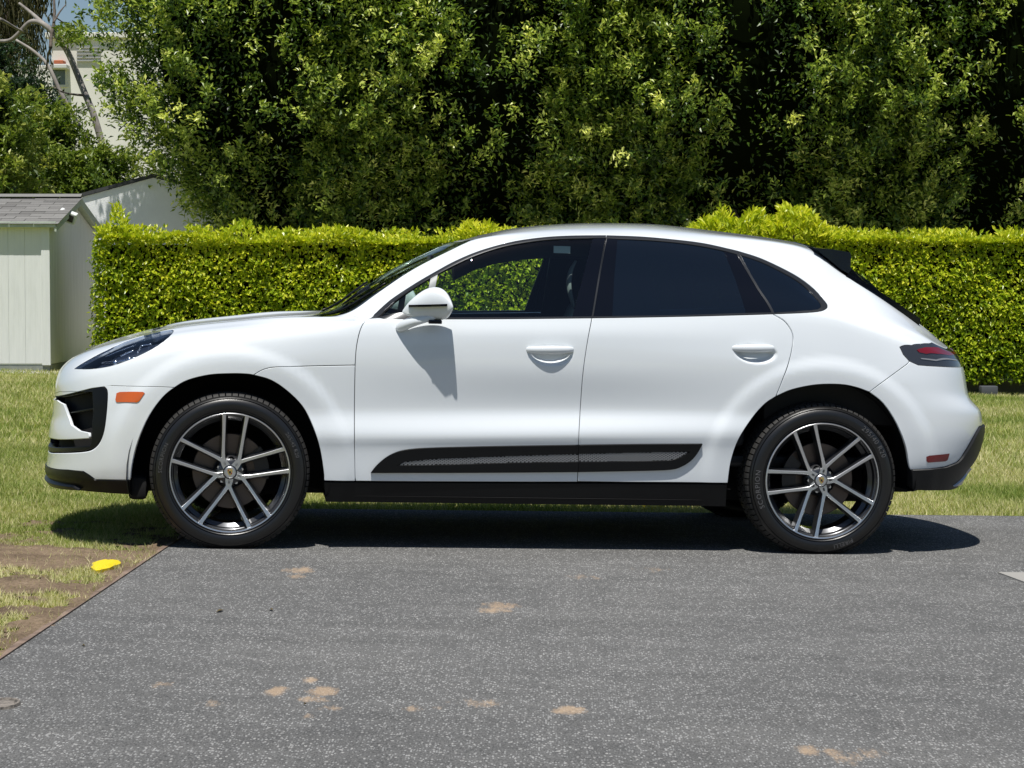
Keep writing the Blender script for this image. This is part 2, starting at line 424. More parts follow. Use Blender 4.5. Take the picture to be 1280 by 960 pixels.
def densify(L, step):
    out = []; n = len(L)
    for i in range(n):
        a, b = L[i], L[(i+1) % n]; k = max(1, int(math.ceil(np.linalg.norm(b-a)/step)))
        for q in range(k): out.append(a+(b-a)*q/k)
    return np.array(out)
def inpoly(P, L):
    x, y = P[:,0], P[:,1]; ins = np.zeros(len(P), bool); n = len(L); j = n-1
    for i in range(n):
        xi, yi = L[i]; xj, yj = L[j]
        c = ((yi > y) != (yj > y)); 
        with np.errstate(divide='ignore', invalid='ignore'): ins ^= c & (x < (xj-xi)*(y-yi)/(yj-yi+1e-15)+xi)
        j = i
    return ins
def area(L): x, y = L[:,0], L[:,1]; return .5*np.sum(x*np.roll(y,-1)-np.roll(x,-1)*y)
def symline(L): return (L[:,1] > SMAX-1e-4) | (L[:,0] < 1e-4) | (L[:,0] > TMAX-1e-4)
def inset(L, g):                                   # move a ccw loop inwards by g
    a = np.roll(L,1,0); b = np.roll(L,-1,0); e1 = L-a; e2 = b-L
    e1 /= np.linalg.norm(e1,axis=1,keepdims=True)+1e-12; e2 /= np.linalg.norm(e2,axis=1,keepdims=True)+1e-12
    n1 = np.stack([-e1[:,1], e1[:,0]],1); n2 = np.stack([-e2[:,1], e2[:,0]],1)
    n = n1+n2; ln = np.linalg.norm(n,axis=1,keepdims=True); n = n/np.maximum(ln, .35); n = n/np.maximum((n*n1).sum(1,keepdims=True), .5)
    sym = symline(L); out = L+n*g
    out[:,1] = np.where(L[:,1] > SMAX-1e-4, SMAX, out[:,1]); out[:,0] = np.where(L[:,0] < 1e-4, 0, out[:,0]); out[:,0] = np.where(L[:,0] > TMAX-1e-4, TMAX, out[:,0])
    return out
def panel(name, loops, mat, parent, off=0.0, gap=.0040, thick=.020, step=.02, both=False, sides='n', label=None, fine=None, estep=None):
    """A body panel: loops in surface coordinates, first the outline, then holes. sides 'n' near, 'f' far; both = one mesh across the car."""
    Ls = []
    for k, L in enumerate(loops):
        L = np.array(L, float); L = L[np.linalg.norm(L-np.roll(L,1,0),axis=1) > 3e-4]
        L = densify(L, estep or min(step, .018))
        if (area(L) < 0) != (k > 0): L = L[::-1]
        Ls.append(L)
    ins = [inset(L, gap) for L in Ls]; mids = [inset(L, gap*.45) for L in Ls]
    allp = np.concatenate(Ls); lo, hi = allp.min(0), allp.max(0)
    gx, gy = np.meshgrid(np.arange(lo[0]+step*.5, hi[0], step), np.arange(lo[1]+step*.5, hi[1], step))
    gx = gx + (np.arange(gx.shape[0]) % 2)[:,None]*step*.5
    I = np.stack([gx.ravel(), gy.ravel()], 1)
    if fine:
        for c, rad, st in fine:
            keep = (np.abs(I[:,0]-c[0]) > rad[0]) | (np.abs(I[:,1]-c[1]) > rad[1]); I = I[keep]
            fx, fy = np.meshgrid(np.arange(c[0]-rad[0], c[0]+rad[0], st), np.arange(c[1]-rad[1], c[1]+rad[1], st))
            I = np.concatenate([I, np.stack([fx.ravel(), fy.ravel()], 1)])
    inside = inpoly(I, ins[0])
    for L in ins[1:]: inside &= ~inpoly(I, L)
    I = I[inside]
    bp = np.concatenate(ins)
    if len(I):
        d = np.full(len(I), 9.)
        for q in range(0, len(bp), 256): d = np.minimum(d, np.sqrt(((I[:,None]-bp[None,q:q+256])**2).sum(-1)).min(1))
        I = I[d > step*.45 if not fine else d > .004]
    pts = np.concatenate([bp, I]); edges = []; b = 0
    for L in ins:
        n = len(L); edges += [(b+i, b+(i+1) % n) for i in range(n)]; b += n
    r_ = delaunay_2d_cdt([Vector(p) for p in pts.tolist()], edges, [], 0, 1e-7)
    vt = np.array([v[:] for v in r_[0]]); T = np.array(r_[2]); orig = r_[3]
    cen = vt[T].mean(1); ok = inpoly(cen, ins[0])
    for L in ins[1:]: ok &= ~inpoly(cen, L)
    T = T[ok]
    P = ev(vt, GRID); Nn = evn(vt); P = P + Nn*off
    tri = P[T]; fn = np.cross(tri[:,1]-tri[:,0], tri[:,2]-tri[:,0]); fl = (fn*Nn[T[:,0]]).sum(1) < 0
    T[fl] = T[fl][:, ::-1]
    V = [P]; NN = [Nn]; Fc = [tuple(x) for x in T.tolist()]; base = len(P)
    mp = {}
    for i, o in enumerate(orig):
        for q in o: mp[q] = i
    if thick > 0:
        b = 0
        for L, Mi in zip(ins, mids):
            n = len(L); sym = symline(L)
            ring0 = [mp.get(b+i, b+i) for i in range(n)]
            Pm = ev(Mi, GRID)+evn(Mi)*(off-.0012); Pd = ev(Mi, GRID)+evn(Mi)*(off-thick)
            n0 = evn(L); outd = ev(Mi, GRID)-ev(L, GRID); outd /= np.linalg.norm(outd,axis=1,keepdims=True)+1e-9
            nm = n0*.5+outd; nm /= np.linalg.norm(nm,axis=1,keepdims=True)+1e-9
            V += [Pm, Pd]; NN += [nm, np.where(np.isfinite(outd), outd, n0)]
            for i in range(n):
                k = (i+1) % n
                if sym[i] and sym[k]: continue
                Fc.append((ring0[k], ring0[i], base+i, base+k)); Fc.append((base+k, base+i, base+n+i, base+n+k))
            base += 2*n; b += n
    V = np.concatenate(V); NN = np.concatenate(NN)
    res = []
    def mk(V, NN, Fc):
        me = mesh_py(name, V, Fc, True)
        nn = NN/np.maximum(np.linalg.norm(NN,axis=1,keepdims=True), 1e-9)
        me.normals_split_custom_set_from_vertices(nn.tolist())
        o = link(name, me, mat, parent)
        if label: o['label'] = label
        res.append(o)
    fm = np.array([1,-1,1])
    if both:
        mk(np.concatenate([V, V*fm]), np.concatenate([NN, NN*fm]), Fc + [tuple(i+len(V) for i in f[::-1]) for f in Fc])
    else:
        if 'n' in sides: mk(V, NN, Fc)
        if 'f' in sides: mk(V*fm, NN*fm, [f[::-1] for f in Fc])
    return res[0]

# ------------------------------------------------------------------ outlines (pixels -> surface)
def arch(c, r, a0, a1, n=26, sq=1.0):              # arc round a wheel centre, mapped through the side view
    out = []
    for k in range(n+1):
        a = a0+(a1-a0)*k/n; u = c[0]+r*math.cos(a); w = c[1]+r*sq*math.sin(a)
        h = BV.ray_cast(Vector((u, -3, w)), Vector((0, 1, 0)))
        Tt = BT[h[2]]; A = GRID.reshape(-1,3)[Tt]; P = np.array(h[0])
        d = 1/(np.linalg.norm(A-P, axis=1)+1e-6); d /= d.sum()
        M2 = np.array([[tt[x % NT_], ss[x // NT_]] for x in Tt]); out.append((M2*d[:,None]).sum(0))
    return out
def split_t(p, q, f=.5): return p*(1-f)+q*f
def loft(pl, n=5): return tsl([tuple(p) for p in cr_spline(pl, n)])
FA_px = [(163,618),(163,600),(166,575),(175,545),(187,519),(203,497),(218,484.5),(235,475),(262,468.5),(290,467),(308,467.5),(317,468.8)]
FA2_px = [(317,468.8),(338,475),(358,488),(378,508),(391,533),(400,562),(404.5,590),(405,601)]
RA1_px = [(910,602),(914,576),(923,550),(940,523),(956,505),(970,495.5)]
RA2_px = [(970,495.5),(990,487),(1020,481),(1050,480.5),(1070,484),(1087,490)]
RA3_px = [(1087,490),(1104,504),(1120,528),(1131,556),(1136,580),(1138,587)]
FA = loft(FA_px, 4); FA2 = loft(FA2_px, 4); RA1 = loft(RA1_px, 4); RA2 = loft(RA2_px, 4); RA3 = loft(RA3_px, 4)
dfront = loft([(461.5,398.5),(455,403),(449.5,415),(445.5,435),(444,456.5)], 4)
dfront2 = loft([(444,456.5),(443.2,500),(443.2,550),(444.3,601.5)], 4)
dmid = loft([(740,397.5),(734,430),(728.5,470),(725,520),(723,560),(722,602)], 4)
drear = loft([(966,392.5),(981,402),(990,416),(991,430),(986,453),(977,478),(970,495.5)], 5)
dbot1 = tsl([(444.3,601.5),(520,602),(600,602.3),(660,602.5),(722,602.5)])
dbot2 = tsl([(722,602.5),(780,602.8),(850,603.2),(910,604)])
belt1 = loft([(461.5,398.5),(520,398.8),(600,398.8),(680,398.2),(740,397.5)], 3)
belt2 = loft([(740,397.5),(800,396.6),(870,395.2),(930,393.6),(966,392.5)], 3)
bump_l = tsl([(218,484.5),(200,483.6),(180,483.2),(160,482.8),(140,482)])
s_b = ts(132, 481)[1]
fend_l = loft([(317,468.8),(328,462.5),(341,459.2),(360,458.4),(400,457.4),(444,456.5)], 4)
hl_px = [(92,461),(100,455.5),(112,448.5),(130,439),(155,427.5),(180,419.3),(200,414.4),(213,412),(217,412.5),(214,418),(204,427),(190,436),(172,445),(155,452),(138,457.5),(120,460.5),(105,461.5)]
HL = loft(hl_px + [hl_px[0]], 2)[:-1]
# hood clamshell
s_apil = float(sv[11])
hood_tip = [np.array([0.0, s_b])]
cowl_t = [at_u(.40, SMAX), at_u(.44, sv[12]), at_u(.485, sv[11])]
hood_out = ([np.array([0.0, s_b])] + [np.array([t, s_b]) for t in np.linspace(.08, ts(140,483)[0], 8)[:-1]] + bump_l[::-1]
            + loft(FA_px, 4)[24:] + fend_l[1:] + dfront[::-1][1:]
            + tsl([(455,397.5),(444,395.5)]) + [np.array([cowl_t[2], sv[11]]), np.array([cowl_t[1], sv[12]]), np.array([cowl_t[0], SMAX]), np.array([0.0, SMAX])])
hood = panel('hood', [hood_out, HL], PAINT, car, both=True, step=.022)
ffend = [FA2[0]] + fend_l[1:] + dfront2[1:] + tsl([(425,601.5)]) + FA2[::-1][:-1]
for sd_ in 'nf': panel('front_fender', [ffend], PAINT, car, sides=sd_, step=.025)
# black intake C-shape at the corner of the front bumper
IN_px = [(127,482),(132,485),(134.3,492),(133,515),(130,538),(125,552),(117,560.5),(106,564),(85,565.5),(64,565.5)]
INc = loft(IN_px, 3)
s_t = s_b-.004; s_l = INc[-1][1]
BL_px = [(72,500),(80,505),(85,518),(90,531),(100,538),(112,540.5),(112.5,549),(95,550),(66,549)]   # white blade reaching into it
BLc = tsl(BL_px)
in_out = [np.array([0, s_t])] + [np.array([t, s_t]) for t in np.linspace(.1, ts(126,482)[0], 6)] + INc[1:] + [np.array([0, s_l])]
bl_out = [np.array([0, BLc[0][1]])] + BLc + [np.array([0, BLc[-1][1]])]
lowline = tsl([(163,600),(140,599.8),(119,599.5),(112,594),(104,589),(85,587.2),(72,586.5)])
s_low = lowline[-1][1]
fb_out = [np.array([0, s_l-.0])] + INc[::-1] + bump_l[::-1] + loft(FA_px, 4)[4:25][::-1] + lowline[1:] + [np.array([0, s_low])]
fbump = panel('front_bumper', [fb_out], PAINT, car, both=True, step=.02)
panel('bumper_blade', [bl_out], PAINT, car, both=True, step=.015, off=.004, thick=.014)
fr = panel('intake_surround', [in_out, [np.array([.02, BLc[0][1]+.055])] + tsl([(75,489.5),(90,489.5),(115,490),(116,520),(114,552),(112,556),(75,558)]) + [np.array([.02, BLc[-1][1]-.02])]], BLACKP, car, both=True, step=.02, off=.001, thick=.05)
panel('intake_mesh', [in_out], LINER, car, both=True, step=.03, off=-.05, thick=0)
for py in (490, 513):
    s1 = ts(95, py)[1]; t1 = ts(115, py)[0]
    panel('intake_slat', [[np.array([0, s1]), np.array([t1, s1]), np.array([t1, s1-.008]), np.array([0, s1-.008])]], BLACKP, car, both=True, off=-.015, gap=0, thick=.03, step=.02)
# lower lip
s0 = .012
lip_out = [np.array([0, s_low])] + lowline[::-1] + tsl([(163,618)]) + [np.array([ts(160,615)[0], s0]), np.array([.9*ts(160,615)[0], s0]), np.array([0.4, s0]), np.array([0, s0])]
lip = panel('front_lip', [lip_out], BLACKP, car, both=True, off=.004, step=.02, thick=.06)
lsp = ts(75, 592)[1]
panel('lip_splitter', [[np.array([0, s0+.055]), np.array([.35, s0+.05]), np.array([.75, s0+.045]), np.array([.8, s0+.02]), np.array([.35, s0]), np.array([0, s0])]], BLACKP, car, both=True, off=.024, step=.02, thick=.04)
# side marker
mk_ = tsl([(146,491.5),(150,490),(179,490),(181,491.5),(174,501.5),(171,503),(146,502.8),(144.5,500)])
for sd_ in 'nf': panel('side_marker', [mk_], ORANGE, fbump, off=.003, gap=.0, thick=.01, step=.008, sides=sd_)

# headlight units
for sd_ in 'nf':
    sg = 1 if sd_ == 'n' else -1
    hlen = panel('headlight', [HL], GLASSH, car, off=-.001, gap=.003, thick=.01, sides=sd_, step=.015)
    panel('lamp_bowl', [HL], BOWLM, hlen, off=-.055, gap=.001, thick=0, sides=sd_, step=.02)
    for (pl, o_, wd) in [([(124,449),(140,447.5),(156,445),(166,443)], -.03, .009), ([(148,441),(156,437),(165,433)], -.022, .0045), ([(170,438),(173,432),(176,428),(188,426)], -.018, .0045), ([(128,441),(146,433),(168,425)], -.025, .002)]:
        c_ = np.array(loft(pl, 4)); P = ev(c_, GRID)+evn(c_)*o_
        if sg < 0: P = P*np.array([1,-1,1])
        MB().tube(P.tolist(), wd, 8).build('light_strip', CHROME, hlen, smooth=True)
    for px, py in [(158,444.5),(140,448.5)]:
        c_ = ts(px, py); P = (ev([c_], GRID)+evn([c_])*-.032)[0]
        bm = bmesh.new(); bmesh.ops.create_uvsphere(bm, u_segments=16, v_segments=10, radius=.017)
        for v in bm.verts: v.co += Vector(P)*1
        if sg < 0:
            for v in bm.verts: v.co.y *= -1
        me = bpy.data.meshes.new('projector'); bm.to_mesh(me); bm.free(); [setattr(p_, 'use_smooth', True) for p_ in me.polygons]
        link('projector', me, CHROME, hlen)
# ================================================================== BODY SIDE, ROOF, DOORS
dlo_top1 = loft([(461.5,398.5),(480,381.5),(494,370.5),(520,353.5),(545,339),(565,328),(590,316.8),(615,308.5),(645,301),(680,296.3),(715,294.3),(758,294)], 3)
dlo_top2 = loft([(758,294),(800,295.5),(840,299),(880,304),(922,313.5)], 3)
dlo_rear = loft([(922,313.5),(950,322.5),(980,336.5),(1000,348),(1018,362),(1031,376),(1034.5,382.5),(1031,387),(1022,389.7),(1000,391.3),(966,392.5)], 3)
cr = loft([(1087,490),(1100,480),(1115,469),(1128,459.5),(1137,453)], 3)      # bumper seam up to the tail light
TL_px = [(1125,434),(1140,431.5),(1165,428),(1187,424.3)]
TLb_px = [(1203,458.5),(1185,458.8),(1160,457.5),(1148,456.5),(1137,451.5),(1129,443)]
TLt = tsl(TL_px); TLb = tsl(TLb_px)
TLend = np.array([TMAX, (TLt[-1][1])]); TLend2 = np.array([TMAX, TLb[0][1]])
tail_l = TLt + [TLend, TLend2] + TLb
# body side: pillars, roof, quarter panel; windshield and rear glass left open
tw = [at_u(.505, sv[11]), at_u(1.10, sv[11])]
ws = [np.array([at_u(.505, sv[11]), sv[11]])] + [np.array([at_u(u, sv[11]-.006), sv[11]-.006]) for u in np.linspace(.56, 1.10, 9)] + [np.array([at_u(1.165, sv[11]+.03), sv[11]+.03]), np.array([at_u(1.20, sv[12]), sv[12]]), np.array([at_u(1.215, SMAX), SMAX])]
wsb = [np.array([at_u(.40, SMAX), SMAX]), np.array([at_u(.44, sv[12]), sv[12]]), np.array([at_u(.485, sv[11]), sv[11]])]
rg0 = at_u(2.88, sv[12])
rgl = [np.array([at_u(2.865, SMAX), SMAX]), np.array([at_u(2.87, sv[11]+.03), sv[11]+.03]), np.array([at_u(2.90, sv[11]-.002), sv[11]-.002])] + [np.array([at_u(u, sv[11]-.004), sv[11]-.004]) for u in (3.0, 3.1, 3.2, 3.3, 3.38)] 
rgl2 = [np.array([at_u(3.44, sv[12]), sv[12]]), np.array([at_u(3.40, SMAX), SMAX])]
tg_t = at_u(3.50, sv[9])
sq = TLt[-1][1]
bs_out = (tsl([(461.5,398.5),(455,397.5),(444,395.5)]) + wsb[::-1][0:1] + ws + rgl + [np.array([at_u(3.455, sv[11]-.02), sv[11]-.02]), np.array([TLt[-1][0]-.012, sq+.03])]
          + TLt[::-1] + TLb[::-1][:2] + cr[::-1][1:] + RA2[::-1][1:] + drear[::-1][1:] + dlo_rear[::-1][1:] + dlo_top2[::-1][1:] + dlo_top1[::-1][1:-1])
body = panel('body_shell', [bs_out], PAINT, car, both=True, step=.024)
# tailgate between the glass and the lamps
tail_out = rgl[-1:] + [np.array([at_u(3.455, sv[11]-.02), sv[11]-.02]), np.array([TLt[-1][0]-.012, sq+.03]), TLt[-1], np.array([TMAX, TLt[-1][1]]), np.array([TMAX, SMAX]), np.array([at_u(3.40, SMAX), SMAX]), np.array([at_u(3.44, sv[12]), sv[12]])]
tailg = panel('tailgate', [tail_out], PAINT, car, both=True, step=.025)
panel('rear_window', [rgl + rgl2], GLASSR, tailg, both=True, step=.03, off=.002, thick=.006)
wsp = panel('windshield', [wsb + ws], GLASSW, car, both=True, step=.03, off=.001, thick=.006)
panel('windshield_seal', [wsb + ws, [*[p + np.array([.0, .0]) for p in inset(densify(np.array(wsb[1:] + ws[:-1] ), .05)[:: -1] if area(np.array(wsb[1:]+ws[:-1])) < 0 else densify(np.array(wsb[1:]+ws[:-1]), .05), .03)]]], GLOSSB, car, both=True, step=.03, off=-.004, thick=0) if False else None
# dark shaded base strip of the windshield with a wiper
for sg in (-1, 1):
    P = [ev([np.array([at_u(.47+.25*f, sv[12]+.1*f), sv[12]+.02-.38*f*.6])], GRID)[0]+np.array([0,0,.012]) for f in np.linspace(0, 1, 8)]
    MB().tube([(p[0], p[1], p[2]) for p in P] if sg < 0 else [(p[0], -p[1]+.15, p[2]) for p in P], .006, 6).build('wiper', BLACKP, car, smooth=True)

# rear bumper
s_rb = ts(1195, 578)[1]
rb_low = tsl([(1138,587),(1160,586),(1180,583.5),(1196,577.5)])
rb_up = tsl([(1205,566),(1213,553),(1220,540),(1224,533)])
rb_out = cr[:-1] + TLb[::-1][1:] + [np.array([TMAX, TLb[0][1]]), np.array([TMAX, rb_up[-1][1]])] + rb_up[::-1] + rb_low[::-1] + RA3[::-1][1:]
rbump = panel('rear_bumper', [rb_out], PAINT, car, both=True, step=.022)
lv_out = rb_low + rb_up + [np.array([TMAX, rb_up[-1][1]]), np.array([TMAX, .01]), np.array([ts(1190,600)[0], .01])] + tsl([(1139,612)])
lval = panel('rear_valance', [lv_out], GRAINP, car, both=True, off=.012, step=.02, thick=.06)
sk = tsl([(1188,606),(1196,600),(1206,592),(1213,585)]) + [np.array([TMAX, .13]), np.array([TMAX, .012])]
panel('skid_plate', [sk], SILVER, lval, both=True, off=.022, step=.02, thick=.03)
rf_ = tsl([(1158,571),(1162,569.5),(1186.5,567),(1184,575),(1181,576.5),(1160,578),(1158,576.5)])
for sd_ in 'nf': panel('reflector', [rf_], REDL, rbump, off=.003, gap=.0, thick=.01, step=.008, sides=sd_)
tl = panel('tail_light', [tail_l], SMOKE, car, both=True, off=-.001, gap=.003, step=.015, thick=.02)
bar = tsl([(1146,437.5),(1152,435.5),(1172,434.3),(1189,433.4)])
barb = tsl([(1194,441.5),(1172,442.5),(1158,442.5),(1149,440.5)])
panel('light_bar', [bar + [np.array([TMAX, bar[-1][1]]), np.array([TMAX, barb[0][1]])] + barb], REDL, tl, both=True, off=.002, gap=0, step=.015, thick=.008)
hi = tsl([(1150,447.5),(1170,449.5),(1195,449.5),(1196,451),(1170,451.4),(1152,449)])
panel('lamp_line', [hi], simple('grey_lens_line', (.22,.23,.25), .2), tl, off=.002, gap=0, step=.015, thick=.006)
# spoiler standing on the rear roof edge
def spoiler():
    sec = []
    for k, y in enumerate(np.linspace(-.60, .60, 25)):
        f = abs(y)/.60; dz = -.035*f**2.5
        lead = loc(1021, 310, -.6)
        pu = lambda px, py: loc(px, py, -.6)
        pts = [pu(1018,309.5), pu(1040,311.5), pu(1063,315.5), pu(1064,322), pu(1063,333), pu(1070,347), pu(1085,356.5), pu(1050,336)]
        sec.append([(u_-.03*f*0+.05*(1-f), y, w_+.012*(1-f**2)) for u_, w_ in pts])
    mb = MB(); n = len(sec[0]); V = [p for s_ in sec for p in s_]; Fc = []
    for i in range(len(sec)-1):
        for j in range(n): Fc.append((i*n+j, i*n+(j+1)%n, (i+1)*n+(j+1)%n, (i+1)*n+j))
    Fc += [tuple(range(n)), tuple((len(sec)-1)*n+j for j in range(n-1,-1,-1))]
    mb.add(V, Fc); return mb
spoiler().build('spoiler', simple('dark_blue_black_gloss', (.008,.012,.02), .15, coat=.8), tailg, auto=40)
# dark side blades of the rear glass below the spoiler
for sg in (-1, 1):
    ln = [loc(a, b, -.585) for a, b in [(1064,336),(1076,349.5),(1094,361.5),(1117,376),(1138,390.5),(1150,398.5)]]
    lo_ = [loc(a, b, -.585) for a, b in [(1055,340),(1068,352),(1088,366),(1112,381),(1134,395.5),(1147,402)]]
    mb = MB(); V = []
    for (a, b), (c, d) in zip(ln, lo_): V += [(a, -.60, b), (a, -.52, b), (c, -.60, d-.03), (c, -.52, d-.03)]
    Fc = []
    for i in range(len(ln)-1):
        q = 4*i; Fc += [(q, q+1, q+5, q+4), (q, q+4, q+6, q+2), (q+1, q+3, q+7, q+5), (q+2, q+6, q+7, q+3)]
    Fc += [(0, 2, 3, 1), (q+4, q+5, q+7, q+6)]
    if sg > 0: V = [(a, -b, c) for a, b, c in V]
    mb.add(V, Fc).build('glass_side_blade', GLOSSB, tailg, auto=30)

# ---- doors
blade_out = loft([(463,591),(470,582),(480,573),(491,566.5),(505,562),(530,559.5),(580,558),(640,556.8),(722.8,555.6)], 3)
blade_out2 = loft([(722.8,555.6),(800,554.6),(878,554.2)], 3)
bl_end = loft([(878,554.2),(871,567),(863,576),(852,583),(838,587),(800,588.5),(722.8,590)], 3)
bl_b = tsl([(722.8,590),(650,590.6),(560,591),(463,591)])
mesh1 = tsl([(497,581.5),(506,577),(540,573.5),(640,569.5),(722.8,567)])
mesh1b = tsl([(722.8,577),(640,578),(560,580.5)])
mesh2 = tsl([(722.8,567),(800,565),(862,564.2),(852,570.5),(838,575),(800,576.3),(722.8,577)])
def lattice(outline, off, parent, flip):
    L = np.array(outline); lo, hi = L.min(0), L.max(0); mb = MB(); p = .019
    for sl in (1, -1):
        c = lo[0]-.2
        while c < hi[0]+.2:
            xs = []; H = hi[1]-lo[1]; n = 24; run = []
            for k in range(n+1):
                y = lo[1]+H*k/n; x = c+sl*(y-lo[1])*1.7
                if inpoly(np.array([[x, y]]), L)[0]: run.append((x, y))
            if len(run) > 1:
                A = np.array([run[0], run[-1]]); d = A[1]-A[0]; nrm = np.array([-d[1], d[0]]); nrm /= np.linalg.norm(nrm)+1e-9; w_ = .0024
                Q = np.array([A[0]-nrm*w_, A[0]+nrm*w_, A[1]+nrm*w_, A[1]-nrm*w_]); P = ev(Q, GRID)+evn(Q)*(off+.0006*sl)
                P2 = P-evn(Q)*.004
                if flip: P = P*[1,-1,1]; P2 = P2*[1,-1,1]
                mb.add(list(P)+list(P2), [(0,1,2,3),(0,4,5,1),(2,6,7,3),(1,5,6,2),(3,7,4,0)])
            c += p
    return mb.build('mesh_insert', simple('grey_mesh_wire', (.32,.33,.35), .3, metal=.6) if 'grey_mesh_wire' not in bpy.data.materials else bpy.data.materials['grey_mesh_wire'], parent)
door1 = [p for p in dfront[::1]] + dfront2[1:] + dbot1[1:] + dmid[::-1][1:] + belt1[::-1][1:-1]
door2 = dmid + dbot2[1:] + RA1[1:] + drear[::-1][1:] + belt2[::-1][1:-1]
cupf = [[(CUPS[0], (.13, .10), .008)], [(CUPS[1], (.13, .10), .008)]]
G1 = [loft([(472,396.5),(492,377.5),(515,361),(538,347.5),(533,372),(531,396.5)], 1)]      # quarter light
P1 = loft([(538,347.5),(547,342.5),(542,370),(540,396.5),(531,396.5),(533,372)], 1)        # its post
gl1 = loft([(549,341.5),(570,330.5),(592,320.5),(618,311.5),(645,305),(680,300),(712,298.3),(741,298)], 2) + loft([(741,298),(732,333),(723,366),(715.5,395.8)], 2)[1:] + tsl([(640,396.5),(541,396.8),(543,370)])
bp1 = tsl([(741,298),(757,297.5),(748,345),(739.5,395.5),(715.5,395.8),(723,366),(732,333)])
bp2 = tsl([(759,297.8),(772,298.5),(768,345),(765.5,394.5),(742,395.2),(751,340)])
gl2 = loft([(772,298.5),(810,300.3),(850,303.8),(880,308.3),(905,313.5)], 2) + tsl([(920,350),(932.5,391)]) + tsl([(850,393.5),(765.5,394.5),(768,345)])
cp2 = tsl([(905,313.5),(922,318),(943,355),(965,390.5),(932.5,391),(920,350)])
qg = loft([(924,318.7),(950,327),(980,341.5),(1000,353.5),(1016,367.5),(1026,380),(1024,385),(1014,387.5),(967.5,390.5)], 2) + tsl([(945,355)])
tr1 = loft([(461.5,398.5),(480,381.5),(494,370.5),(520,353.5),(545,339),(565,328),(590,316.8),(615,308.5),(645,301),(680,296.3),(715,294.3),(757.5,294)], 3) + tsl([(741,397.5)]) + belt1[::-1][1:]
tr1h = loft([(471,396.8),(490,379),(515,361),(547,342.3),(570,330.3),(592,320.3),(618,311.3),(645,304.8),(680,299.8),(712,298),(757,297.3)], 2) + tsl([(748,345),(739.7,395.3),(640,396.4),(540,396.9)])
tr2 = [ts(758.5,294)] + dlo_top2[1:] + tsl([(923.5,317),(945,353),(966,392.5)]) + belt2[::-1][1:]
tr2h = tsl([(759,297.8)]) + loft([(772,298.4),(810,300),(850,303.5),(880,308),(905,313.2),(921.5,317.8)], 2) + tsl([(943,355),(964.5,390.6),(932,391.2),(850,393.7),(741.8,395.3),(751,340)])
tr3 = loft([(922,313.5),(950,322.5),(980,336.5),(1000,348),(1018,362),(1031,376),(1034.5,382.5),(1031,387),(1022,389.7),(1000,391.3),(966,392.5)], 3) + tsl([(945,354)])
tr3h = loft([(924,318.2),(950,326.5),(980,341),(1000,353),(1016,367),(1026.5,380),(1024.5,385.3),(1014,388),(968,391)], 2) + tsl([(946,355)])
def handle(px0, px1, py, parent, flip):
    n = 15; V = []; ns_ = 12
    for k in range(n):
        f = k/(n-1); px = px0+(px1-px0)*f; c = ts(px, py+.8*math.sin(f*math.pi)*0); Pn = evn([c])[0]
        base = np.array([loc(px, py, -.945)[0], 0, loc(px, py, -.945)[1]])
        yb = -(.903 + .036*math.sin(math.pi*min(1, max(0, f)))**.45)
        hw = .006+.0135*math.sin(math.pi*f)**.5; th = .004+.010*math.sin(math.pi*f)**.6
        for j in range(ns_):
            a = 2*math.pi*j/ns_
            V.append((base[0], (yb - th*math.cos(a)) * (-1 if flip else 1), base[2] + hw*math.sin(a)))
    Fc = [(i*ns_+j, i*ns_+(j+1)%ns_, (i+1)*ns_+(j+1)%ns_, (i+1)*ns_+j) for i in range(n-1) for j in range(ns_)] + [tuple(range(ns_)), tuple((n-1)*ns_+j for j in range(ns_))]
    o = MB().add(V, Fc).build('door_handle', PAINT, parent, auto=50); return o
